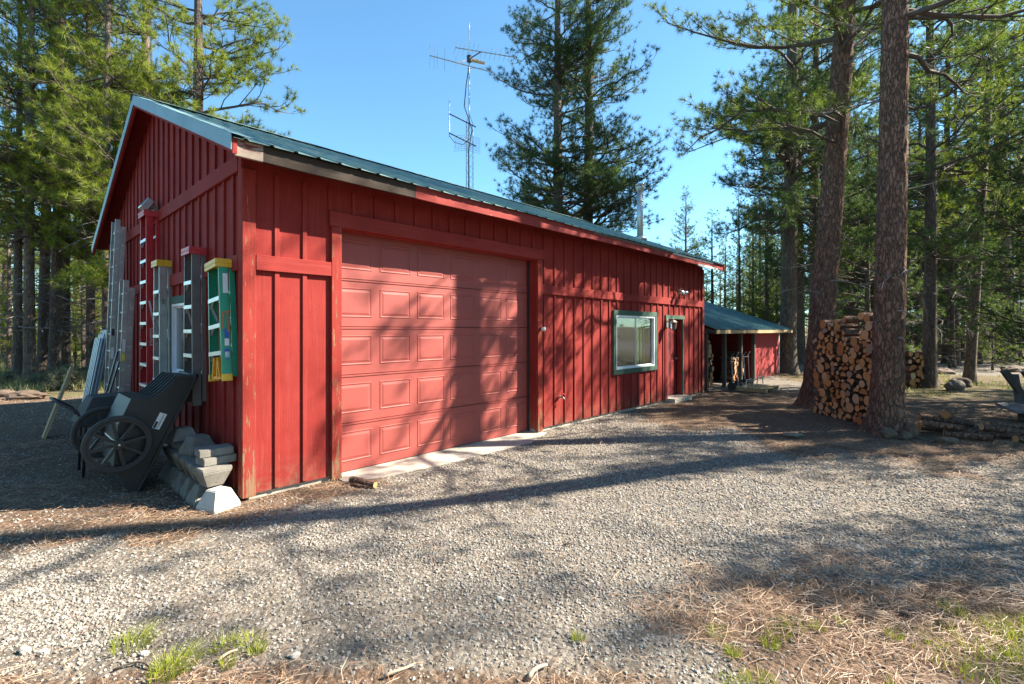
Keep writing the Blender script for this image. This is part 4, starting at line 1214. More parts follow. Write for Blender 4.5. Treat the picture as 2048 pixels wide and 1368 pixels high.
# pile on the ground right of the second pine
pile = [((6.75, 8.15, .13), (7.35, 8.05, .10), .085), ((7.0, 7.95, .08), (7.9, 7.6, .07), .075), ((6.85, 8.25, .30), (7.5, 8.0, .22), .07), ((7.4, 7.75, .21), (8.1, 7.6, .09), .07), ((7.6, 7.42, .065), (8.35, 7.38, .065), .065), ((6.8, 7.75, .07), (7.3, 7.45, .07), .07), ((7.35, 8.15, .08), (8.2, 8.0, .08), .075), ((7.1, 8.05, .38), (7.35, 8.2, .42), .08), ((6.65, 7.95, .25), (7.15, 7.7, .19), .065), ((8.0, 7.25, .06), (8.45, 7.05, .06), .06), ((7.7, 7.95, .22), (8.3, 7.8, .2), .06)]
desc = ['thick log against the foot of the right pine', 'long log slanting out of the middle of the pile', 'log resting high next to the pine trunk', 'log lying over the right side of the pile', 'low log in front with its end toward the bench', 'short log at the front left of the pile', 'log at the back of the pile', 'stubby log standing up on top of the pile', 'short log bridging the left of the pile', 'small log farthest to the front right', 'thin log on the back right of the pile']
for (a, b, r), d_ in zip(pile, desc):
    r *= .8; a = Vector(a) * 1.0; b = Vector(b); a.z *= .82; b.z *= .8; b += (b - a) * random.uniform(-.12, .05); mid = (a + b) / 2; l = (b - a).length
    me = log_mesh(r, l, int(r * 9999 + l * 77)); o = link('firewood_log', me); o.location = mid + Vector((0, 0, .0))
    q = (b - a).to_track_quat('X', 'Z'); o.rotation_euler = q.to_euler(); tag(o, d_, 'firewood', 'loose log pile on the ground')
# stray bit of wood by the big door
me = log_mesh(.035, .34, 5); o = link('wood_offcut', me); o.location = W(1.05, -.42, .045); o.rotation_euler = (0, .05, ANG - 1.25); tag(o, 'short brown wood offcut lying at the foot of the big door frame', 'wood')

# ------------------------------------------------------------------ rocks
def rock(name, loc, size, label, mat='rock', seed=0, cat='rock'):
    bm = bmesh.new(); bmesh.ops.create_icosphere(bm, subdivisions=3, radius=1)
    for v_ in bm.verts:
        n_ = noise.fractal(v_.co * .9 + Vector((seed * 3.1, 0, 0)), 1, 2, 4); c = noise.cell(v_.co * 1.3 + Vector((seed, 0, 0)))
        v_.co *= 1 + .32 * n_ + .12 * c
        v_.co = Vector((v_.co.x * size[0], v_.co.y * size[1], v_.co.z * size[2]))
    me = bpy.data.meshes.new(name); bm.to_mesh(me); bm.free(); me.materials.append(M[mat])
    o = link(name, me); o.location = loc; return tag(o, label, cat)
rock('rock', (5.96, 7.78, .05), (.13, .10, .10), 'rounded rock in front of the foot of the right big pine', seed=1)
rock('rock', (6.32, 7.78, .10), (.09, .08, .15), 'upright rock beside the foot of the right big pine', seed=2)
rock('rock', (6.15, 7.70, .04), (.08, .07, .07), 'small rock between the two larger rocks at the pine foot', seed=3)
rock('rock', (6.6, 7.45, .02), (.17, .1, .06), 'flat dark rock in front of the loose log pile', seed=4)
rock('boulder', (12.35, 13.7, .12), (.21, .19, .20), 'pale blocky boulder beside the lower firewood stack', 'rock_pale', 5, 'boulder')
rock('boulder', (13.35, 14.6, .10), (.32, .24, .2), 'dark boulder at the foot of the leaning pine', 'rock', 6, 'boulder')
rock('boulder', (16.6, 19.0, .05), (.42, .3, .2), 'brown boulder beyond the leaning pine near the forest road', 'rock', 7, 'boulder')
rock('boulder', (20.3, 19.9, .05), (.5, .3, .2), 'brown boulder near the right edge before the far pines', 'rock', 8, 'boulder')
rock('boulder', (-12.0, 12.2, .06), (.5, .25, .14), 'long low boulder in the left yard before the trees', 'rock', 9, 'boulder')
rock('boulder', (-13.1, 12.6, .05), (.3, .22, .12), 'small low boulder at the left edge before the trees', 'rock', 10, 'boulder')
rock('rock', (4.5, 7.9, .02), (.16, .1, .03), 'flat grey stone at the left foot of the tall firewood stack', 'rock_pale', 11)

# ------------------------------------------------------------------ sawbuck at the right edge
sb = empty('sawbuck', (9.45, 9.35, 0), math.radians(-4), 'grey wooden sawbuck with crossed legs and a wide plank', 'sawbuck')
for k in range(5):
    x = k * .36
    mb = MB(); mb.bar((x - .02, -.30, 0), (x + .42, .35, .80), .10, .10); mb.build('leg', M['dark_wood'], sb)
    mb = MB(); mb.bar((x + .55, -.02, 0.0), (x + .02, .12, .92), .10, .10); mb.build('leg', M['dark_wood'], sb)
mb = MB(); mb.box(-.30, 2.2, -.48, -.05, 0, .045, M=Matrix.Translation((0, 0, .30)) @ Matrix.Rotation(math.radians(14), 4, 'X')); mb.build('plank', M['grey_wood'], sb, bevel=.004)
for k in range(3):
    x = .1 + k * .8
    mb = MB()
    for j in range(2):
        c_ = Matrix.Translation((0, 0, .30)) @ Matrix.Rotation(math.radians(14), 4, 'X') @ Vector((x, -.4 + .2 * j, .047)); mb.tube([c_, c_ + Vector((0, 0, .006))], .011, 8)
    mb.build('bolt', M['dark_metal'], sb)

# ------------------------------------------------------------------ antenna mast behind the garage
AX, AY = -1.62, 18.6
mastT = empty('antenna_mast', (AX, AY, 0), .3, 'tall lattice radio mast with yagi antennas behind the garage roof', 'antenna mast')
zt = lambda py: 1.7 + (660 - py) * AY / 983
zl = zt(250)
tr = .15
cor = [(tr * math.cos(a), tr * math.sin(a)) for a in (PI / 2, PI / 2 + 2 * PI / 3, PI / 2 + 4 * PI / 3)]
mb = MB()
for c_ in cor: mb.tube([(c_[0], c_[1], 0), (c_[0], c_[1], zl)], .016, 6)
k = 0; z = 0
while z < zl - .2:
    for i in range(3):
        a = cor[i]; b = cor[(i + 1) % 3]; s = (z, z + .2) if k % 2 == 0 else (z + .2, z)
        mb.bar((a[0], a[1], s[0]), (b[0], b[1], s[1]), .008, .008)
    z += .2; k += 1
mb.build('lattice_tower', M['mast'], mastT)
mb = MB()
for c_ in cor: mb.bar((c_[0], c_[1], zl), (0, 0, zl + .45), .02, .02)
mb.tube([(0, 0, zl - .5), (0, 0, zt(105))], .026, 8); mb.build('mast_pipe', M['mast'], mastT)
mb = MB(); mb.tube([(0, 0, zt(125)), (0, 0, zt(45))], .022, 8); mb.build('whip_antenna', M['label_w'], mastT)
mb = MB(); mb.tube([(0, 0, zt(124)), (0, 0, zt(112))], .09, 10); mb.build('rotator', M['dark_metal'], mastT)
mb = MB(); mb.tube([(.1, -.1, zt(122)), (.55, -.25, zt(129))], [.08, .05], 8); mb.build('junction_box', M['rotator'], mastT)
# yagis in world-aligned directions; local basis compensates the mast rotation
def yagi(bx0, bx1, z0, z1, depth0, depth1, els, nm):
    """boom from (bx0, depth0, z0) to (bx1, depth1, z1) relative to the mast"""
    y_ = empty('yagi_antenna', (0, 0, 0)); y_.parent = mastT; y_.rotation_euler = (0, 0, -.3)
    a = Vector((bx0, depth0, z0)); b = Vector((bx1, depth1, z1))
    mb = MB(); mb.tube([a, b], .02, 6); mb.build('boom', M['mast'], y_)
    for (t_, l, d) in els:
        c_ = a.lerp(b, t_); mb = MB(); dv = Vector(d).normalized() * l / 2
        mb.tube([c_ - dv, c_ + dv], .007, 5); mb.build('element', M['mast'], y_)
    mb = MB(); mb.bar(a.lerp(b, .45), (0, 0, zt(118)), .03, .03); mb.build('support_arm', M['dark_metal'], y_)
p2 = lambda px: (px - 940) / 983 * AY
yagi(p2(864), p2(990), zt(120) , zt(170), -.3, -.9, [(.0, 1.0, (0, .1, 1)), (.07, .95, (0, .1, 1)), (.12, .9, (0, .1, 1)), (.24, .9, (0, .1, 1)), (.42, .5, (0, .1, 1)), (.75, .8, (.9, .3, .2))], 'a')
yagi(p2(910), p2(1030), zt(83), zt(138), .4, -.8, [(k / 13, .62 - .015 * k, (.25, .1, 1)) for k in range(14)], 'b')
for pyy in (235, 273):
    mb = MB(); mb.tube([(p2(899), -.1, zt(pyy)), (p2(952), -.15, zt(pyy + 21))], .022, 6); mb.build('side_arm', M['dark_metal'], mastT)
mb = MB(); mb.tube([(p2(899), -.1, zt(205)), (p2(899), -.1, zt(280))], .02, 6); mb.build('dipole', M['mast'], mastT)
mb = MB(); mb.tube([(0, 0, zt(130)), (-.12, -.03, zt(170)), (-.2, -.05, zt(215)), (-.05, -.1, zt(240)), (.1, -.05, zt(260)), (-.03, -.05, zt(300)), (0, -.12, 3.5)], .02, 5); mb.build('cable', M['cable'], mastT, True)
mb = MB(); mb.tube([(p2(899), -.1, zt(278)), (p2(908), -.2, zt(292)), (p2(925), -.2, zt(295)), (0, -.15, zt(280))], .012, 5); mb.build('cable', M['cable'], mastT, True)
mb = MB()
for k in range(9):
    z_ = zt(282) - k * .07; mb.tube([(-.65, -.3, z_), (-.2, -.5, z_ + .02), (.35, -.35, z_)], .005, 4)
for k in range(9):
    x_ = -.6 + k * .11; mb.tube([(x_, -.42, zt(282)), (x_, -.42, zt(310))], .005, 4)
mb.build('grid_dish', M['mast'], mastT)

# ------------------------------------------------------------------ trees
def tubes_np(P, Rr, n):
    """P (N,K,3) polylines, Rr (N,K) radii -> verts, quad faces"""
    Nn, K, _ = P.shape
    d = np.empty_like(P); d[:, 1:-1] = P[:, 2:] - P[:, :-2]; d[:, 0] = P[:, 1] - P[:, 0]; d[:, -1] = P[:, -1] - P[:, -2]
    d /= np.linalg.norm(d, axis=2, keepdims=True) + 1e-9
    ref = np.zeros_like(d); ref[..., 2] = 1; par = np.abs(d[..., 2]) > .95; ref[par] = (1, 0, 0)
    x = np.cross(d, ref); x /= np.linalg.norm(x, axis=2, keepdims=True) + 1e-9
    y = np.cross(x, d)
    a = np.arange(n) * 2 * np.pi / n
    V = P[:, :, None, :] + (x[:, :, None, :] * np.cos(a)[None, None, :, None] + y[:, :, None, :] * np.sin(a)[None, None, :, None]) * Rr[:, :, None, None]
    base = np.arange(Nn)[:, None, None] * K * n + np.arange(K - 1)[None, :, None] * n
    j = np.arange(n)[None, None, :]; jn = (j + 1) % n
    F = np.stack([base + j, base + jn, base + n + jn, base + n + j], -1).reshape(-1, 4)
    return V.reshape(-1, 3), F
def unit(v): return v / (np.linalg.norm(v, axis=-1, keepdims=True) + 1e-9)

def needle_mesh(name, C_, A_, nl, w, K, mat, rg, spread=1.95):
    """C_ tuft centres (T,3), A_ axes (T,3)"""
    T_ = len(C_)
    A = unit(A_ + rg.normal(0, .12, A_.shape))
    ref = unit(rg.normal(0, 1, A.shape)); X = unit(np.cross(A, ref)); Y = np.cross(X, A)
    th = rg.uniform(.12, spread, (T_, K)); ph = rg.uniform(0, 2 * np.pi, (T_, K))
    d = A[:, None] * np.cos(th)[..., None] + (X[:, None] * np.cos(ph)[..., None] + Y[:, None] * np.sin(ph)[..., None]) * np.sin(th)[..., None]
    l = nl * rg.uniform(.75, 1.1, (T_, K))
    b = C_[:, None] + A[:, None] * rg.uniform(-.28, .05, (T_, K))[..., None] * nl
    side = unit(np.cross(d, rg.normal(0, 1, d.shape))) * (w / 2)
    tip = b + d * l[..., None]; tip[..., 2] -= .08 * l
    V = np.stack([b - side, b + side, tip], 2).reshape(-1, 3)
    F = np.arange(len(V)).reshape(-1, 3)
    tone = np.repeat(np.clip(rg.normal(.5, .26, T_), 0, 1), K * 3)
    return np_mesh(name, V, F, mat, False, {'tone': tone})

def pine(name, seed, H=20, r0=.25, zb=5, R=2.6, nprim=60, K=16, nl=.18, w=.012, zmax=None, dead=10, lean=(0, 0), top_taper=.9, sec=8, dens=1.0, mat='needles', bark_='bark_far', droop=0.0, ztrim=None, trunk_n=10, hires=False, sweep=0.25, low_bias=1.0, bend=None, azbias=None, deadlen=1.4):
    rg = np.random.default_rng(seed)
    root = empty(name)
    zmax = zmax or H
    ph1, ph2 = rg.uniform(0, 6.28, 2)
    def axis(z):
        z = np.asarray(z, dtype=float); q = z / H
        x = lean[0] * z + sweep * r0 * np.sin(q * 5 + ph1); y = lean[1] * z + sweep * r0 * np.sin(q * 4 + ph2)
        x = x - sweep * r0 * math.sin(ph1); y = y - sweep * r0 * math.sin(ph2)
        if bend is not None:
            y = y + np.interp(z, [b_[0] for b_ in bend], [b_[1] for b_ in bend])
        return np.stack([x, y, z], -1)
    def rad(z):
        z = np.asarray(z, dtype=float)
        return r0 * np.maximum(.03, (1 - z / H)) ** .75 * (1 + .55 * np.exp(-z / .28))
    # trunk
    if hires:
        n = 72; zz = np.concatenate([np.linspace(-.15, 4, 150), np.linspace(4.04, 13, 190), np.linspace(13.2, H, 26)])
        P = axis(zz); Rr = rad(zz); ang = np.arange(n) * 2 * np.pi / n
        V = np.zeros((len(zz), n, 3))
        for i, z in enumerate(zz):
            for j, a in enumerate(ang):
                c_, s_ = math.cos(a), math.sin(a)
                rr_ = Rr[i]
                if z < 13:
                    q = Vector((c_ * 2.4, s_ * 2.4, z * .9 + seed))
                    q = q * 1.7 + noise.noise_vector(q * 3.0) * .4
                    dd = noise.voronoi(Vector((q.x * 1.15, q.y * 1.15, q.z * 1.1)))[0]
                    e = min(1.0, (dd[1] - dd[0]) * 3.2)
                    rr_ *= 1 + (e - .7) * .085 + .02 * noise.noise(Vector((c_ * 5, s_ * 5, z * 6)))
                    rr_ *= 1 + .16 * math.exp(-max(z, 0) / .22) * math.sin(a * 5 + seed)
                V[i, j] = (P[i, 0] + c_ * rr_, P[i, 1] + s_ * rr_, z)
        K_ = len(zz); base = np.arange(K_ - 1)[:, None] * n; j = np.arange(n)[None]; jn = (j + 1) % n
        F = np.stack([base + j, base + jn, base + n + jn, base + n + j], -1).reshape(-1, 4)
        me = np_mesh('trunk', V.reshape(-1, 3), F, M[bark_], True)
    else:
        zz = np.concatenate([[-.15, .05, .2, .45, .9], np.linspace(1.6, H, 20)])
        P = axis(zz)[None]; V, F = tubes_np(P, rad(zz)[None], trunk_n)
        me = np_mesh('trunk', V, F, M[bark_], True)
    link('trunk', me, root)
    # primaries
    t = np.sort(rg.random(nprim)) ** low_bias
    z = zb + (min(zmax, H - .3) - zb) * t
    az = rg.uniform(0, 2 * np.pi, nprim)
    if azbias is not None:
        a0, frac = azbias; m_ = rg.random(nprim) < frac; az[m_] = rg.normal(a0, .7, m_.sum())
    q = (z - zb) / (H - zb)
    Lp = R * (1 - q) ** top_taper * rg.uniform(.6, 1.08, nprim) * np.minimum(1, .62 + q * 3) + .25
    e0 = np.interp(q, [0, .5, 1], [-.12 - droop, .2 - droop * .5, .75]) + rg.normal(0, .12, nprim)
    K1 = 7; s = np.linspace(0, 1, K1)
    dirh = np.stack([np.cos(az), np.sin(az), np.zeros(nprim)], -1); perp = np.stack([-np.sin(az), np.cos(az), np.zeros(nprim)], -1)
    base = axis(z)
    up = np.array([0, 0, 1.0])
    curv = rg.uniform(.05, .32, nprim); wob = rg.normal(0, .10, nprim)
    Pp = base[:, None] + dirh[:, None] * (Lp[:, None, None] * s[None, :, None] * np.cos(e0)[:, None, None]) + up * ((np.sin(e0)[:, None] * s + curv[:, None] * s ** 2.2) * Lp[:, None])[..., None] + perp[:, None] * ((wob[:, None] * np.sin(s * 4)[None]) * Lp[:, None])[..., None]
    wk = np.cumsum(rg.normal(0, .030, (nprim, K1, 3)), 1) * Lp[:, None, None]; wk[:, 0] = 0; Pp = Pp + wk; Pp[:, :, 2] += (.10 * np.sin(s * 3.3)[None] * Lp[:, None] * rg.uniform(-.3, 1, (nprim, 1)))
    rb = np.clip(.020 + .011 * Lp, .015, .4 * rad(z)); Rp = rb[:, None] * (1 - s[None] * .82)
    Vs, Fs = tubes_np(Pp, Rp, 5)
    Vl, Fl, off = [Vs], [Fs], len(Vs)
    # secondaries
    S0, SD, SL_, SR = [], [], [], []
    for i in range(nprim):
        ns = max(2, int(sec * Lp[i] / R * 1.3 * dens) + 1)
        ts = np.clip(np.linspace(.22, 1.0, ns) + rg.normal(0, .03, ns), .1, .995)
        for k_, tt in enumerate(ts):
            f = tt * (K1 - 1); i0 = min(int(f), K1 - 2); p = Pp[i, i0] * (1 - (f - i0)) + Pp[i, i0 + 1] * (f - i0)
            dr = unit(Pp[i, i0 + 1] - Pp[i, i0])
            sg = 1 if k_ % 2 else -1
            an = rg.uniform(.5, 1.15) if tt < .97 else rg.uniform(-.2, .2)
            dd = dr * math.cos(an) + perp[i] * sg * math.sin(an) + up * rg.uniform(-.05, .28)
            S0.append(p); SD.append(dd); SL_.append(min(1.15, Lp[i] * .42 * (1.15 - tt) + .22) * rg.uniform(.7, 1.2)); SR.append(.010 + .004 * Lp[i] * (1.1 - tt))
    S0 = np.array(S0); SD = unit(np.array(SD)); SL_ = np.array(SL_); SR = np.array(SR)
    s2 = np.linspace(0, 1, 4); cu = rg.uniform(.05, .35, len(S0)); sw = unit(np.cross(SD, up)) * rg.normal(0, .12, len(S0))[:, None]
    Ps = S0[:, None] + SD[:, None] * (SL_[:, None] * s2)[..., None] + up * ((cu * SL_)[:, None] * s2 ** 2)[..., None] + sw[:, None] * (SL_[:, None] * np.sin(s2 * 3))[..., None]
    V2, F2 = tubes_np(Ps, np.maximum(.004, SR[:, None] * (1 - .7 * s2)), 3)
    Vl.append(V2); Fl.append(F2 + off); off += len(V2)
    # twigs with tufts
    T0, TD, TLn = [], [], []
    nt_ = np.maximum(1, (SL_ * 4.6 * dens).astype(int) + 1)
    for i in range(len(S0)):
        for k_ in range(nt_[i]):
            tt = (k_ + .7 + rg.uniform(-.3, .3)) / nt_[i]; tt = min(1, max(.2, .35 + .68 * tt)); f = tt * 3; i0 = min(int(f), 2)
            p = Ps[i, i0] * (1 - (f - i0)) + Ps[i, i0 + 1] * (f - i0)
            dr = unit(Ps[i, i0 + 1] - Ps[i, i0]); rv = unit(rg.normal(0, 1, 3))
            dd = dr * rg.uniform(.5, 1) + rv * .55 + up * .35
            T0.append(p); TD.append(dd); TLn.append(rg.uniform(.08, .34))
    T0 = np.array(T0); TD = unit(np.array(TD)); TLn = np.array(TLn)
    Pt = T0[:, None] + TD[:, None] * (TLn[:, None] * np.array([0, 1.0]))[..., None]
    V3, F3 = tubes_np(Pt, np.full((len(T0), 2), .0045), 3)
    Vl.append(V3); Fl.append(F3 + off); off += len(V3)
    bw_ = link('branchwork', np_mesh('branchwork', np.concatenate(Vl), np.concatenate(Fl), M['twig']), root); bw_['kind'] = 'stuff'
    cr = link('crown', needle_mesh('crown', Pt[:, 1], TD, nl, w, K, M[mat], rg), root); cr['kind'] = 'stuff'
    if dead:
        z = rg.uniform(min(1.6, zb * .4), zb + 1.0, dead); az = rg.uniform(0, 6.28, dead); Ld = rg.uniform(.35, deadlen, dead)
        if azbias is not None: pass
        s = np.linspace(0, 1, 6); dirh = np.stack([np.cos(az), np.sin(az), np.zeros(dead)], -1); perp = np.stack([-np.sin(az), np.cos(az), np.zeros(dead)], -1)
        e = rg.normal(-.02, .2, dead); c2 = rg.uniform(-.5, .15, dead)
        Pd = axis(z)[:, None] + dirh[:, None] * (Ld[:, None] * s)[..., None] + up * ((e[:, None] * s + c2[:, None] * s ** 2) * Ld[:, None])[..., None] + perp[:, None] * ((rg.normal(0, .15, dead)[:, None] * np.sin(s * 4)) * Ld[:, None])[..., None]
        Vd, Fd = tubes_np(Pd, (.008 + .012 * Ld)[:, None] * (1 - .8 * s), 4)
        sub = []
        for i in range(dead):
            for k_ in range(5):
                j = rg.integers(1, 5); p = Pd[i, j]; dd = unit(dirh[i] * .7 + unit(rg.normal(0, 1, 3)) * .9); l = rg.uniform(.15, .5) * min(1.3, Ld[i])
                sub.append([p, p + dd * l * .5 + np.array([0, 0, -.02]), p + dd * l + np.array([0, 0, rg.uniform(-.15, .05)])])
        sub = np.array(sub); Vx, Fx = tubes_np(sub, np.array([[.006, .004, .002]] * len(sub)), 3)
        if hires:
            ns_ = 26; z = rg.uniform(1.2, 9, ns_); a_ = rg.uniform(0, 6.28, ns_); dh = np.stack([np.cos(a_), np.sin(a_), rg.uniform(-.3, .5, ns_)], -1)
            p0 = axis(z) + dh * (rad(z) * .8)[:, None]; Pz = p0[:, None] + dh[:, None] * (rg.uniform(.09, .2, ns_)[:, None] * np.array([0, .5, 1.0]))[..., None]
            Vz, Fz = tubes_np(Pz, np.array([[.028, .018, .009]] * ns_), 6)
            Fx = np.concatenate([Fx, Fz + len(Vx)]); Vx = np.concatenate([Vx, Vz])
        dw = link('dead_branchwork', np_mesh('dead_branchwork', np.concatenate([Vd, Vx]), np.concatenate([Fd, Fx + len(Vd)]), M['deadwood']), root); dw['kind'] = 'stuff'
    print(name, 'tufts', len(T0), 'tris', len(T0) * K)
    return root

import time
_t = time.time()
# two big foreground pines
t1 = pine('ponderosa_pine', 101, H=26, r0=.26, zb=5.6, R=4.0, nprim=46, K=34, nl=.17, w=.0085, zmax=19, dead=14, lean=(.062, 0), hires=True, bark_='bark', sec=11, dens=1.5, low_bias=1.2, azbias=(PI, .4), deadlen=1.2)
t1.location = (6.72, 10.9, 0); tag(t1, 'big reddish ponderosa pine trunk at the left end of the tall firewood stack', 'pine tree')
t2 = pine('ponderosa_pine', 102, H=27, r0=.225, zb=5.9, R=4.2, nprim=31, K=34, nl=.17, w=.0085, zmax=19, dead=16, lean=(.02, 0), hires=True, bark_='bark', sec=9, dens=1.1, low_bias=1.2, azbias=(0.2, .7), deadlen=1.0)
t2.location = (6.20, 8.15, 0); tag(t2, 'big reddish pine trunk nearest the camera, right of the tall firewood stack', 'pine tree')
# variants
TV = {}
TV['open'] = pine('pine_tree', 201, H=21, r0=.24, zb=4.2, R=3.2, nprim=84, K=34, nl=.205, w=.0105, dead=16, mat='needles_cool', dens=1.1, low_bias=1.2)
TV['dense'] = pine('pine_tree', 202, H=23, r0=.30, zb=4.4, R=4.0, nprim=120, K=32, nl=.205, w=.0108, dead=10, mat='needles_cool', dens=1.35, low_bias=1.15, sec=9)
TV['lit'] = pine('pine_tree', 203, H=17, r0=.22, zb=2.6, R=3.5, nprim=125, K=36, nl=.205, w=.0108, dead=8, mat='needles_yel_lit', dens=1.45, low_bias=1.15)
TV['bare'] = pine('pine_tree', 204, H=20, r0=.165, zb=4.6, R=2.8, nprim=80, dens=.9, K=32, nl=.205, w=.011, dead=26, mat='needles_yel_lit', deadlen=1.5, low_bias=1.2)
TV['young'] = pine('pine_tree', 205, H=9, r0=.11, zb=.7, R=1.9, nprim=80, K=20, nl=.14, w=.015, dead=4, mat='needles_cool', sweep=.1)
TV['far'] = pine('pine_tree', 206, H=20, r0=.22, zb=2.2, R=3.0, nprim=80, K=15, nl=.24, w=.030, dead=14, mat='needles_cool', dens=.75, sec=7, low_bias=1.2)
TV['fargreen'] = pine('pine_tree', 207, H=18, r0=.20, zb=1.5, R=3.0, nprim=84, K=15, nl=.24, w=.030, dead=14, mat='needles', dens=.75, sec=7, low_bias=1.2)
TV['farlit'] = pine('pine_tree', 209, H=18, r0=.17, zb=1.5, R=2.9, nprim=84, K=16, nl=.24, w=.028, dead=8, mat='needles_yel_lit', dens=.75, sec=7, low_bias=1.25)
TV['sapling'] = pine('young_pine', 208, H=2.4, r0=.035, zb=.2, R=.75, nprim=26, K=12, nl=.13, w=.014, dead=0, mat='needles', sec=4)
used = set()
trees = []
def tree(kind, x, y, rz=None, s=1.0, label=None, group=None, lean=(0, 0)):
    proto = TV[kind]
    sv = s if hasattr(s, '__len__') else (s, s, s)
    rz = random.uniform(0, 6.28) if rz is None else rz
    if kind not in used: o = proto; used.add(kind)
    else: o = copy_thing(proto)
    o.location = (x, y, ground_h(x, y) - .03); o.scale = sv; o.rotation_euler = (lean[1], lean[0], rz) if not any(lean) else (0, 0, 0)
    if any(lean):
        o.rotation_euler = (Matrix.Rotation(lean[0], 4, 'Y') @ Matrix.Rotation(-lean[1], 4, 'X') @ Matrix.Rotation(rz, 4, 'Z')).to_euler()
    tag(o, label, 'pine tree', group); trees.append(o)
    return o
def at(px, depth): return ((px - 1024) / 983 * depth, depth)
def T_(kind, px, depth, **kw): return tree(kind, *at(px, depth), **kw)
# twin pines behind the roof
T_('dense', 1117, 21.0, s=(.92, .92, 1.0), label='left one of the twin pines rising behind the garage roof', group='twin pines behind the roof')
T_('dense', 1172, 21.6, s=(.98, .98, 1.02), label='right one of the twin pines rising behind the garage roof', group='twin pines behind the roof')
# bright tree over the ridge at the left
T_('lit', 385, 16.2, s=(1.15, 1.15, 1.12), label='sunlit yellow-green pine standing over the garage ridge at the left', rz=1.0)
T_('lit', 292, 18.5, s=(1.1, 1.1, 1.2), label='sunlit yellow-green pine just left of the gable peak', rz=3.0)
# small far pine right of the stove pipe
T_('dense', 1372, 42, s=(.62, .62, .60), label='small distant pine in the sky gap right of the stove pipe')
# large pine right of the sky gap and its neighbours
T_('dense', 1575, 19.3, s=(1.05, 1.05, 1.3), rz=2.0, label='dark pine behind the woodshed whose crown borders the sky gap')
T_('open', 1600, 24.0, label='slimmer pine just behind the dark pine at the woodshed', s=1.0)
T_('open', 1633, 21.0, label='pine trunk seen in the gap left of the left big pine', s=1.05)
T_('open', 1858, 14.4, s=(.75, .75, .9), label='thin dark pine trunk at the right end of the lower firewood stack', rz=.6)
T_('bare', 1938, 15.2, s=(.85, .85, 1.05), lean=(.075, .0), label='dark pine leaning to the right behind the boulders')
T_('bare', 1895, 24.5, s=(1.2, 1.2, 1.1), label='mid distance pine trunk between the thin pine and the leaning pine')
T_('dense', 2012, 24.5, s=(1.25, 1.25, 1.1), label='stout old pine near the right edge carrying a white rope ladder')
T_('young', 1735, 19.0, s=1.1, label='young green pine between the two big pine trunks')
T_('young', 1840, 22.5, s=1.45, rz=2.2, label='conical young pine right of the right big pine')
T_('young', 1760, 28.0, s=1.3, label='young pine further back behind the firewood stack')
T_('young', 1905, 22.0, s=.95, label='young pine behind the leaning pine')
# left group named by place
left = [('bare', 35, 16.8, (.8, .8, 1)), ('bare', 60, 16.2, (.95, .95, 1.02)), ('bare', 86, 17.6, (1.05, 1.05, 1.0)), ('bare', 108, 17.0, (1.1, 1.1, 1.02)), ('bare', 132, 17.8, (.8, .8, .95)), ('bare', 182, 17.4, (.85, .85, .95)), ('bare', 215, 15.4, (.85, .85, .95)), ('farlit', 250, 28, (.9, .9, 1.1)), ('farlit', 300, 24.5, 1.0), ('farlit', 10, 26, (.95, .95, 1.1))]
lab = ['slim dark pine trunk, leftmost of the left row', 'forked rough pine trunk, second of the left row', 'stout dark pine trunk, left one of the crossing pair', 'stout sunlit pine trunk, right one of the crossing pair', 'short gap pine right behind the crossing pair', 'slender pine with bare white branches before the garage corner', 'pine half hidden by the far eave of the garage', 'light green pine behind the gable rake', 'pine rising behind the garage ridge near the gable peak', 'light green pine at the left picture edge']
for (k, px, dpt, s), lb in zip(left, lab): T_(k, px, dpt, s=s, label=lb, group='pines left of the garage', lean=((.03 if px in (86, 108) else 0.0), 0))
# forest masses
def ordinal(n): return ords[n] if n < 20 else f'{n + 1}th'
def forest(name, pxr, dr, n, kinds, seed, where, minsep=28):
    rd = random.Random(seed); pts = []
    tries = 0
    while len(pts) < n and tries < 4000:
        tries += 1
        dpt = math.sqrt(rd.uniform(dr[0] ** 2, dr[1] ** 2)); px = rd.uniform(*pxr); x, y = at(px, dpt)
        if any(math.hypot(x - a_[0], y - a_[1]) < minsep_ for a_ in pts for minsep_ in (minsep,)): continue
        if in_building(x, y, 1.8): continue
        pts.append((x, y, px))
    pts.sort(key=lambda q_: q_[2])
    for i, (x, y, px) in enumerate(pts):
        k = rd.choice(kinds); s = rd.uniform(.8, 1.15)
        tree(k, x, y, s=(s, s, s * rd.uniform(.9, 1.1)), rz=rd.uniform(0, 6.28), label=f'forest pine {where}, {ordinal(i)} from the left', group=name)
forest('pines in the near left forest', (-160, 330), (23, 30), 4, ['farlit', 'farlit'], 31, 'in the nearer forest left of the garage', 1.8)
forest('pines in the far left forest', (-120, 420), (34, 75), 24, ['fargreen', 'farlit', 'farlit'], 32, 'in the farther forest left of the garage', 2.6)
forest('pines in the near right forest', (1640, 2160), (23, 32), 12, ['open', 'far', 'bare', 'young'], 33, 'in the nearer forest at the right', 2.2)
forest('pines in the far right forest', (1480, 2160), (33, 90), 72, ['far', 'far', 'fargreen', 'bare'], 34, 'in the farther forest at the right', 2.6)
low_ = [(-60, 23), (18, 20), (48, 24), (80, 27), (112, 21.5), (150, 26), (168, 21), (196, 24), (232, 22), (262, 27), (1655, 30), (1695, 25), (1790, 30), (1815, 34), (1880, 31), (1925, 27), (1960, 24), (2040, 27)]
for i, (px, dpt) in enumerate(low_):
    T_('farlit' if px < 1000 else 'fargreen', px, dpt, s=(.55, .55, random.uniform(.38, .52)), label=f'low bushy pine {"left of the garage" if px < 1000 else "at the right"}, {ordinal(i if px < 1000 else i - 10)} from the left among the low ones', group='low bushy pines')
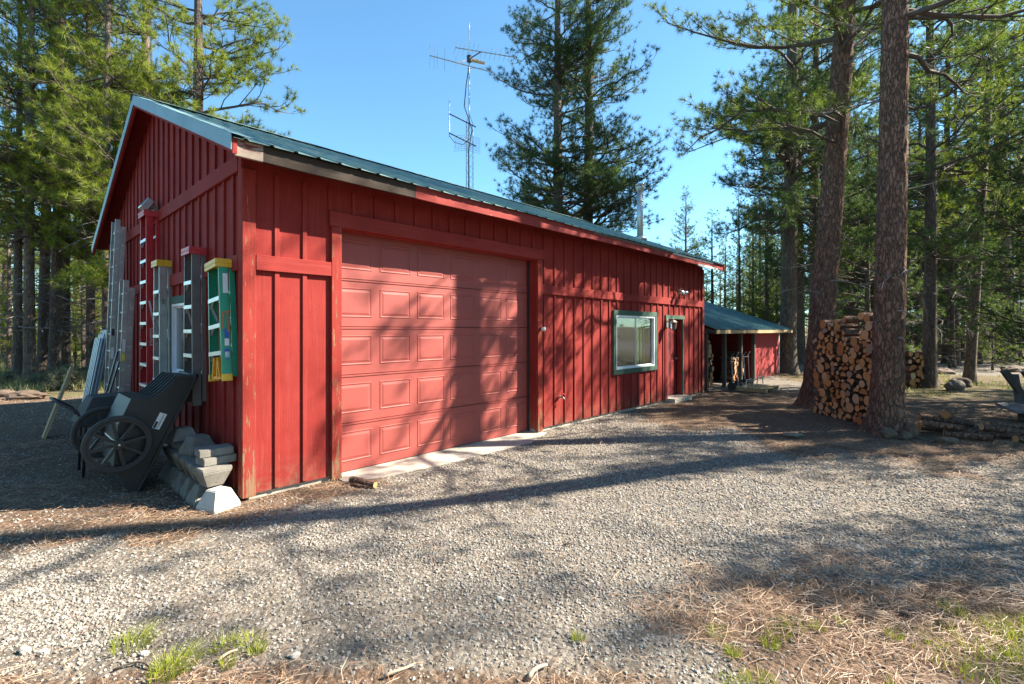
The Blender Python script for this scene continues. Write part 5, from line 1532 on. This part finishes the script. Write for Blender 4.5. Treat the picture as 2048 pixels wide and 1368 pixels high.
for i, (px, dpt) in enumerate(((1425, 27), (1452, 31), (1478, 28), (1508, 30), (1532, 27), (1556, 32))):
    T_('fargreen', px, dpt, s=(.6, .6, random.uniform(.42, .55)), label=f'bushy green pine close behind the woodshed roof, {ordinal(i)} from the garage', group='bushy pines behind the woodshed')
forest('small far pines', (1330, 1560), (48, 75), 10, ['far', 'fargreen'], 35, 'low on the skyline behind the woodshed', 2.5)
for o in trees[-10:]: o.scale = [c * .52 for c in o.scale]
for i, (px, dpt, s) in enumerate(((1440, 36, .45), (1475, 40, .55), (1500, 34, .5), (1535, 30, .5), (920, 60, .52))):
    T_('fargreen', px, dpt, s=s, label=['small bright pine just right of the garage eave', 'small pine above the woodshed roof, second from the garage', 'small pine above the woodshed roof, third from the garage', 'small pine above the low end of the woodshed roof', 'tip of a distant pine peeking over the roof left of the mast'][i], group='small pines above the woodshed')
# pines standing outside the frame on the right: they throw the shadows on gravel and walls
side = [(12.6, 11.0, 'young', 1.15), (16.8, 8.7, 'young', 1.35), (10.0, 8.95, 'lean'), (13.5, 9.4, 'young', 1.15), (12.9, 7.6, 'young', 1.1), (10.2, 4.6, 'young', .80), (6.9, 3.7, 'young', .46), (22.5, 5.9, 'bare'), (13.2, -.8, 'bare'), (22, 1.0, 'open'), (19.5, 12.6, 'open'), (26, 15, 'far')]
k_ = 0
for x, y, kd, *sc_ in side:
    if kd == 'lean':
        t3 = pine('ponderosa_pine', 301, H=20, r0=.27, zb=9.6, R=2.9, nprim=22, K=26, nl=.18, w=.016, dead=8, lean=(-.02, 0), bend=[(0, 0), (4.8, -1.3), (9, -2.9), (11.3, -3.2), (22, -3.5)], trunk_n=14)
        t3.location = (x, y, 0); tag(t3, 'slim bent pine just outside the right edge of the view', 'pine tree')
    else:
        tree(kd, x, y, s=(sc_[0] if sc_ else 1), label=f'pine outside the view to the right of the sawbuck, {ords[k_]} in from the camera', group='pines right of the view'); k_ += 1
# unseen pines added behind the viewer to hold back sky fill light
rdb = random.Random(77); nb_ = 0
while nb_ < 34:
    az_ = math.radians(112 + 150 * (nb_ + rdb.uniform(.1, .9)) / 34); dd_ = rdb.uniform(17, 34); x = math.sin(az_) * dd_; y = math.cos(az_) * dd_
    nb_ += 1
    tree(rdb.choice(['far', 'fargreen', 'far', 'farlit']), x, y, s=rdb.uniform(.85, 1.15), rz=rdb.uniform(0, 6.28), label=f'unseen pine added behind the viewer, {ordinal(nb_ - 1)} counting round from the right-hand side', group='pines behind the viewer')
# saplings
for i, (px, dpt, s) in enumerate(((1985, 20.5, 1.0), (2040, 21.5, 1.1), (1720, 24, .9), (1668, 26, 1.0), (1990, 30, 1.2), (150, 19, .8))):
    x, y = at(px, dpt); o = TV['sapling'] if i == 0 else copy_thing(TV['sapling'])
    o.location = (x, y, ground_h(x, y)); o.scale = (s, s, s); o.rotation_euler = (0, 0, i * 1.3)
    tag(o, ['pale sapling left of the stout old pine', 'pale sapling right of the stout old pine', 'sapling behind the firewood stack', 'sapling by the left big pine trunk', 'far sapling behind the old pine', 'sapling among the left row of pines'][i], 'sapling', 'pine saplings')
print('trees', round(time.time() - _t, 1))
# rope ladder
x, y = at(2024, 23.9)
rl = empty('rope_ladder', (x, y - .45, 0), 0, 'white rope ladder hanging at the stout old pine near the right edge', 'ladder')
for s in (-1, 1):
    mb = MB(); mb.tube([(s * .12, 0, .5), (s * .13, .01, 1.8), (s * .12, 0, 3.4)], .012, 5); mb.build('rope', M['rope'], rl)
for k in range(4):
    mb = MB(); mb.tube([(-.2, 0, .9 + k * .72), (.2, 0, .92 + k * .72)], .04, 8); mb.build('rung', M['rope'], rl)

# ------------------------------------------------------------------ grass, shrubs, twigs
def tuft_mesh(name, n, spread, h, w, mat, rg, lean=.5, sd=(0, 0)):
    r = spread * np.sqrt(rg.random(n)); a = rg.uniform(0, 6.283, n)
    b = np.stack([r * np.cos(a), r * np.sin(a), np.zeros(n)], -1)
    out = np.stack([np.cos(a) + sd[0], np.sin(a) + sd[1], np.zeros(n)], -1) * rg.uniform(.1, 1, (n, 1)) * lean
    l = h * rg.uniform(.55, 1.1, n)
    mid = b + out * (l * .35)[:, None] + np.array([0, 0, 1.0]) * (l * .6)[:, None]
    tip = b + out * (l * 1.0)[:, None] + np.array([0, 0, 1.0]) * (l * .9)[:, None]
    ang = rg.uniform(0, 6.283, n); sd_ = np.stack([np.cos(ang), np.sin(ang), np.zeros(n)], -1) * w / 2
    V = np.stack([b - sd_, b + sd_, mid + sd_ * .8, mid - sd_ * .8, tip], 1).reshape(-1, 3)
    base = np.arange(n)[:, None] * 5
    F = np.concatenate([base + np.array([0, 1, 2]), base + np.array([0, 2, 3]), base + np.array([3, 2, 4])])
    return np_mesh(name, V, F, M[mat], False, {'tone': np.repeat(rg.random(n), 5)})
rg2 = np.random.default_rng(5)
GT = [tuft_mesh('grass_tuft', 170, .085, .08, .003, 'grass', rg2, 1.3, (.5, .3)), tuft_mesh('grass_tuft', 90, .065, .06, .003, 'grass', rg2, 1.4, (0, 0)), tuft_mesh('grass_tuft', 70, .035, .055, .003, 'grass', rg2, 1.0, (0, 0))]
tl = [(262, 1296, 0, 'slanting bright grass tuft at the lower left, nearest the left edge'), (350, 1338, 0, 'largest bright grass tuft at the bottom left'), (330, 1352, 0, 'grass tuft at the bottom left touching the largest one'), (450, 1297, 1, 'small grass tuft right of the big bottom left ones, beside a white stone'), (500, 1290, 1, 'small round grass tuft in the lower left gravel'), (513, 1308, 2, 'yellowish grass tuft just below the small round one'), (455, 1335, 2, 'thin grass tuft near the bottom edge at the left'), (1156, 1284, 2, 'single tiny grass tuft in shade at the bottom middle'), (1434, 1268, 1, 'grass tuft at the left border of the needle bed'), (1466, 1306, 2, 'small grass tuft below the one at the needle bed border'), (1540, 1288, 2, 'tiny grass tuft inside the needle bed at the left'), (1590, 1252, 1, 'grass tuft in the middle of the needle bed'), (1560, 1268, 1, 'grass tuft left of the middle of the needle bed'), (1635, 1258, 2, 'grass tuft right of the middle of the needle bed'), (1685, 1248, 2, 'faint grass tuft up in the needle bed'), (1790, 1278, 2, 'small grass tuft in the right half of the needle bed'), (1908, 1224, 1, 'grass tuft at the right of the needle bed near the picture edge')]
for i, (px, py, k, lb) in enumerate(tl):
    Y = 983 * 1.7 / (py - 660); x = (px - 1024) / 983 * Y
    o = link('grass_tuft', GT[k]); o.location = (x, Y, ground_h(x, Y)); o.rotation_euler = (0, 0, i * .9 if k else 0); s = random.uniform(.85, 1.2); o.scale = (s, s, s)
    tag(o, lb, 'grass tuft', 'bright grass tufts on the gravel')
def field(name, n, sampler, h, w, mat, label, cat):
    V = []; T2 = []
    F = []
    k = 0
    for _ in range(n):
        x, y, ok = sampler()
        if not ok: continue
        g = ground_h(x, y); hh_ = h * rng.uniform(.4, 1.2); a = rng.uniform(0, 6.28); c_, s_ = math.cos(a) * w, math.sin(a) * w
        lx, ly = rng.normal(0, .35, 2) * hh_; V += [(x - c_, y - s_, g), (x + c_, y + s_, g), (x + lx, y + ly, g + hh_)]; t = rng.random(); T2 += [t] * 3; F.append((k, k + 1, k + 2)); k += 3
    o = link(name, np_mesh(name, np.array(V), np.array(F), M[mat], False, {'tone': np.array(T2)}))
    return tag(o, label, cat, kind='stuff')
def clump(x, y, s, seed, thr): return fbm(x, y, s, seed) > thr
def s1():
    a = rng.uniform(0, 6.28); r = math.sqrt(rng.random()); x = 3.05 + math.cos(a) * r * .95; y = 2.52 + math.sin(a) * r * .42
    return x, y, rng.random() < max(0, .5 + 1.6 * fbm(x, y, 2.2, 12)) * (1 - r) * 1.2
field('lawn_patch', 24000, s1, .075, .0022, 'grass', 'thin green grass growing through needles in the bottom right corner', 'grass')
def s1b():
    a = rng.uniform(0, 6.28); r = math.sqrt(rng.random()); x = 1.35 + math.cos(a) * r * .5; y = 2.36 + math.sin(a) * r * .1
    return x, y, clump(x, y, 3.2, 14, -.0)
field('lawn_patch', 900, s1b, .05, .002, 'grass', 'thin green grass at the bottom edge right of the middle', 'grass')
def s2():
    y = math.sqrt(rng.uniform(13 ** 2, 34 ** 2)); x = -y * rng.uniform(.72, 1.15)
    return x, y, clump(x, y, .5, 5, -.12)
field('undergrowth', 34000, s2, .26, .012, 'drygrass', 'dry pale green grass and weeds below the pines left of the garage', 'undergrowth')
def s3():
    y = math.sqrt(rng.uniform(12.5 ** 2, 38 ** 2)); x = y * rng.uniform(.62, 1.15)
    return x, y, clump(x, y, .4, 8, .05) and not (18 < y < 26 and x > 11)
field('undergrowth', 26000, s3, .16, .012, 'drygrass', 'patchy low grass below the pines at the right', 'undergrowth')
# sagebrush and shrubs
def shrub(name, seed, R, H, n, mat):
    rg = np.random.default_rng(seed); root = empty(name)
    az = rg.uniform(0, 6.28, n); el = rg.uniform(.25, 1.5, n); l = rg.uniform(.5, 1, n)
    d = np.stack([np.cos(az) * np.cos(el) * R, np.sin(az) * np.cos(el) * R, np.sin(el) * H], -1) * l[:, None]
    s = np.array([0, .5, 1.0]); P = d[:, None] * s[None, :, None]; P[:, 1] += rg.normal(0, .05, (n, 3)); V, F = tubes_np(P, np.full((n, 3), .006) * np.array([1.5, 1, .5]), 3)
    b_ = link('stems', np_mesh('stems', V, F, M['deadwood']), root); b_.name = 'stem_work'; b_['kind'] = 'stuff'
    C_ = np.concatenate([P[:, 2], P[:, 1] + rg.normal(0, .06, (n, 3)), P[:, 2] * .8 + rg.normal(0, .05, (n, 3))]); A_ = unit(C_ + np.array([0, 0, .2]))
    c_ = link('foliage', needle_mesh('foliage', C_, A_, .10, .012, 14, M[mat], rg, 1.3), root); c_['kind'] = 'stuff'
    return root
sg = shrub('sagebrush', 41, .45, .5, 70, 'sage')
sp_ = [(100, 14.6, 1.0), (125, 14.0, 1.2), (150, 14.2, 1.1), (172, 14.8, .9), (75, 15.0, .8), (118, 15.4, 1.1), (60, 14.4, .7), (15, 15.2, .9), (140, 15.9, 1.2), (165, 16.2, 1.0)]
for i, (px, dp, s) in enumerate(sorted(sp_)):
    x, y = at(px, dp); o = sg if i == 0 else copy_thing(sg)
    o.location = (x, y, 0); o.scale = (s, s, s); o.rotation_euler = (0, 0, i * 1.7)
    tag(o, f'grey-green sagebrush in the clearing left of the garage, {ords[i]} from the left', 'shrub', 'sagebrush left of the garage')
# twigs and cones near the camera
def stick(px, py, l, r, az, label, mat='deadwood', bendy=.04):
    Y = 983 * 1.7 / (py - 660); x = (px - 1024) / 983 * Y; z = ground_h(x, Y) + r + .004
    mb = MB(); d = Vector((math.cos(az), math.sin(az), 0)); n_ = Vector((-d.y, d.x, 0))
    pts = [Vector((0, 0, 0)) + d * (l * (t - .5)) + n_ * bendy * math.sin(t * 4 + px) + Vector((0, 0, .012 * math.sin(t * 3))) for t in np.linspace(0, 1, 7)]
    mb.tube(pts, [r * (1 - .35 * t) for t in np.linspace(0, 1, 7)], 8); o = mb.build('fallen_stick', M[mat], None, True); o.location = (x, Y, z); tag(o, label, 'stick', 'sticks on the ground')
M['pale_stick'] = simple('bleached_stick', (.36, .29, .21), .85, 0, .25, 20, .3)
stick(1075, 1352, .13, .012, .9, 'bleached thick stick at the bottom middle', 'pale_stick', .01)
stick(800, 1350, .16, .009, .7, 'pale stick at the bottom edge left of the middle', 'pale_stick', .015)
stick(270, 1340, .20, .006, .1, 'dark curved stick beside the big bottom left grass tuft', 'twig', .03)
stick(1620, 1222, .30, .004, .5, 'long pale twig lying across the needle bed', 'pale_stick', .02)
stick(640, 1245, .20, .003, .05, 'thin dark twig on the gravel in the lower left middle', 'twig', .01)
stick(1140, 1091, .10, .006, -.1, 'short brown twig on the open gravel right of the middle', 'twig', .005)
stick(455, 1318, .10, .009, 1.0, 'white short stick leaning in the lower left gravel', 'pale_stick', .0)
def cone(px, py, s, label):
    Y = 983 * 1.7 / (py - 660); x = (px - 1024) / 983 * Y
    root = empty('pine_cone', (x, Y, ground_h(x, Y) + s * .7), random.uniform(0, 6), label, 'pine cone', 'pine cones')
    mb = MB()
    for k in range(60):
        t = k / 60; a = k * 2.4; r_ = s * math.sin(PI * (.12 + .85 * t)) ; c_ = Vector((math.cos(a), 0, math.sin(a)))
        p = Vector((0, (t - .5) * s * 2.4, 0)); e = p + c_ * r_ + Vector((0, s * .25, 0)); tn = c_.cross(Vector((0, 1, 0))) * s * .28
        mb.add([p - tn * .4, p + tn * .4, e + tn, e - tn, e + Vector((0, -s * .12, 0)) - tn * .6, e + Vector((0, -s * .12, 0)) + tn * .6], [(0, 1, 2, 3), (3, 2, 5, 4)])
    o = mb.build('scales', M['litter_cone'], root); o.name = 'cone_body'
M['litter_cone'] = simple('pine_cone_scale', (.24, .17, .12), .8, 0, .3, 30, .1)
cone(1812, 1238, .028, 'open pine cone in the right half of the needle bed')
cone(1885, 1256, .03, 'greyish pine cone right of the other cone in the needle bed')
# a few bigger pale stones in the foreground
for i, (px, py, s) in enumerate(((48, 1302, .022), (88, 1306, .02), (290, 1312, .017), (590, 1315, .02), (1000, 1200, .018))):
    Y = 983 * 1.7 / (py - 660); x = (px - 1024) / 983 * Y
    rock('pebble', (x, Y, ground_h(x, Y) + s * .5), (s * 1.2, s, s * .8), ['white pebble near the left edge of the foreground gravel', 'whiter pebble right of the one at the left edge', 'pebble beside the slanting grass tuft', 'pale pebble at the bottom right of the small tufts', 'pale pebble on the open gravel in the middle'][i], 'block_sun_pale', 20 + i, 'pebble')
# gear in front of the woodshed: pallet and two small carts
pl = empty('pallet', W(13.2, -.75, 0), ANG, 'low wooden pallet lying in front of the woodshed', 'pallet')
for k in range(6):
    mb = MB(); mb.box(-.6, .6, -.45 + k * .16, -.33 + k * .16, .09, .11); mb.build('slat', M['pale_board'], pl)
for k in range(3):
    mb = MB(); mb.box(-.6 + k * .56, -.52 + k * .56, -.45, .47, 0, .089); mb.build('stringer', M['pale_board'], pl)
for i, (u_, v_) in enumerate(((12.75, -.35), (13.9, -.3))):
    ht = empty('log_cart', W(u_, v_, 0), ANG, ['left metal hand cart standing before the woodshed', 'right metal hand cart standing before the woodshed'][i], 'hand cart')
    mb = MB()
    for s in (-1, 1): mb.tube([(s * .2, -.25, .25), (s * .2, 0, .1), (s * .2, .05, .95), (s * .17, -.02, 1.05)], .014, 6)
    mb.tube([(-.2, .04, .9), (.2, .04, .9)], .012, 6); mb.build('frame', M['galv'], ht)
    mb = MB(); mb.tube([(-.28, -.35, .1), (-.2, -.35, .32), (.2, -.35, .32), (.28, -.35, .1)], .016, 6); mb.build('bow', M['galv'], ht)
    for s in (-1, 1):
        mb = MB(); mb.tube([(s * .22, .02, .12), (s * .27, .02, .12)], .12, 14); mb.build('wheel', M['tyre'], ht)
print('done', len(bpy.data.objects))
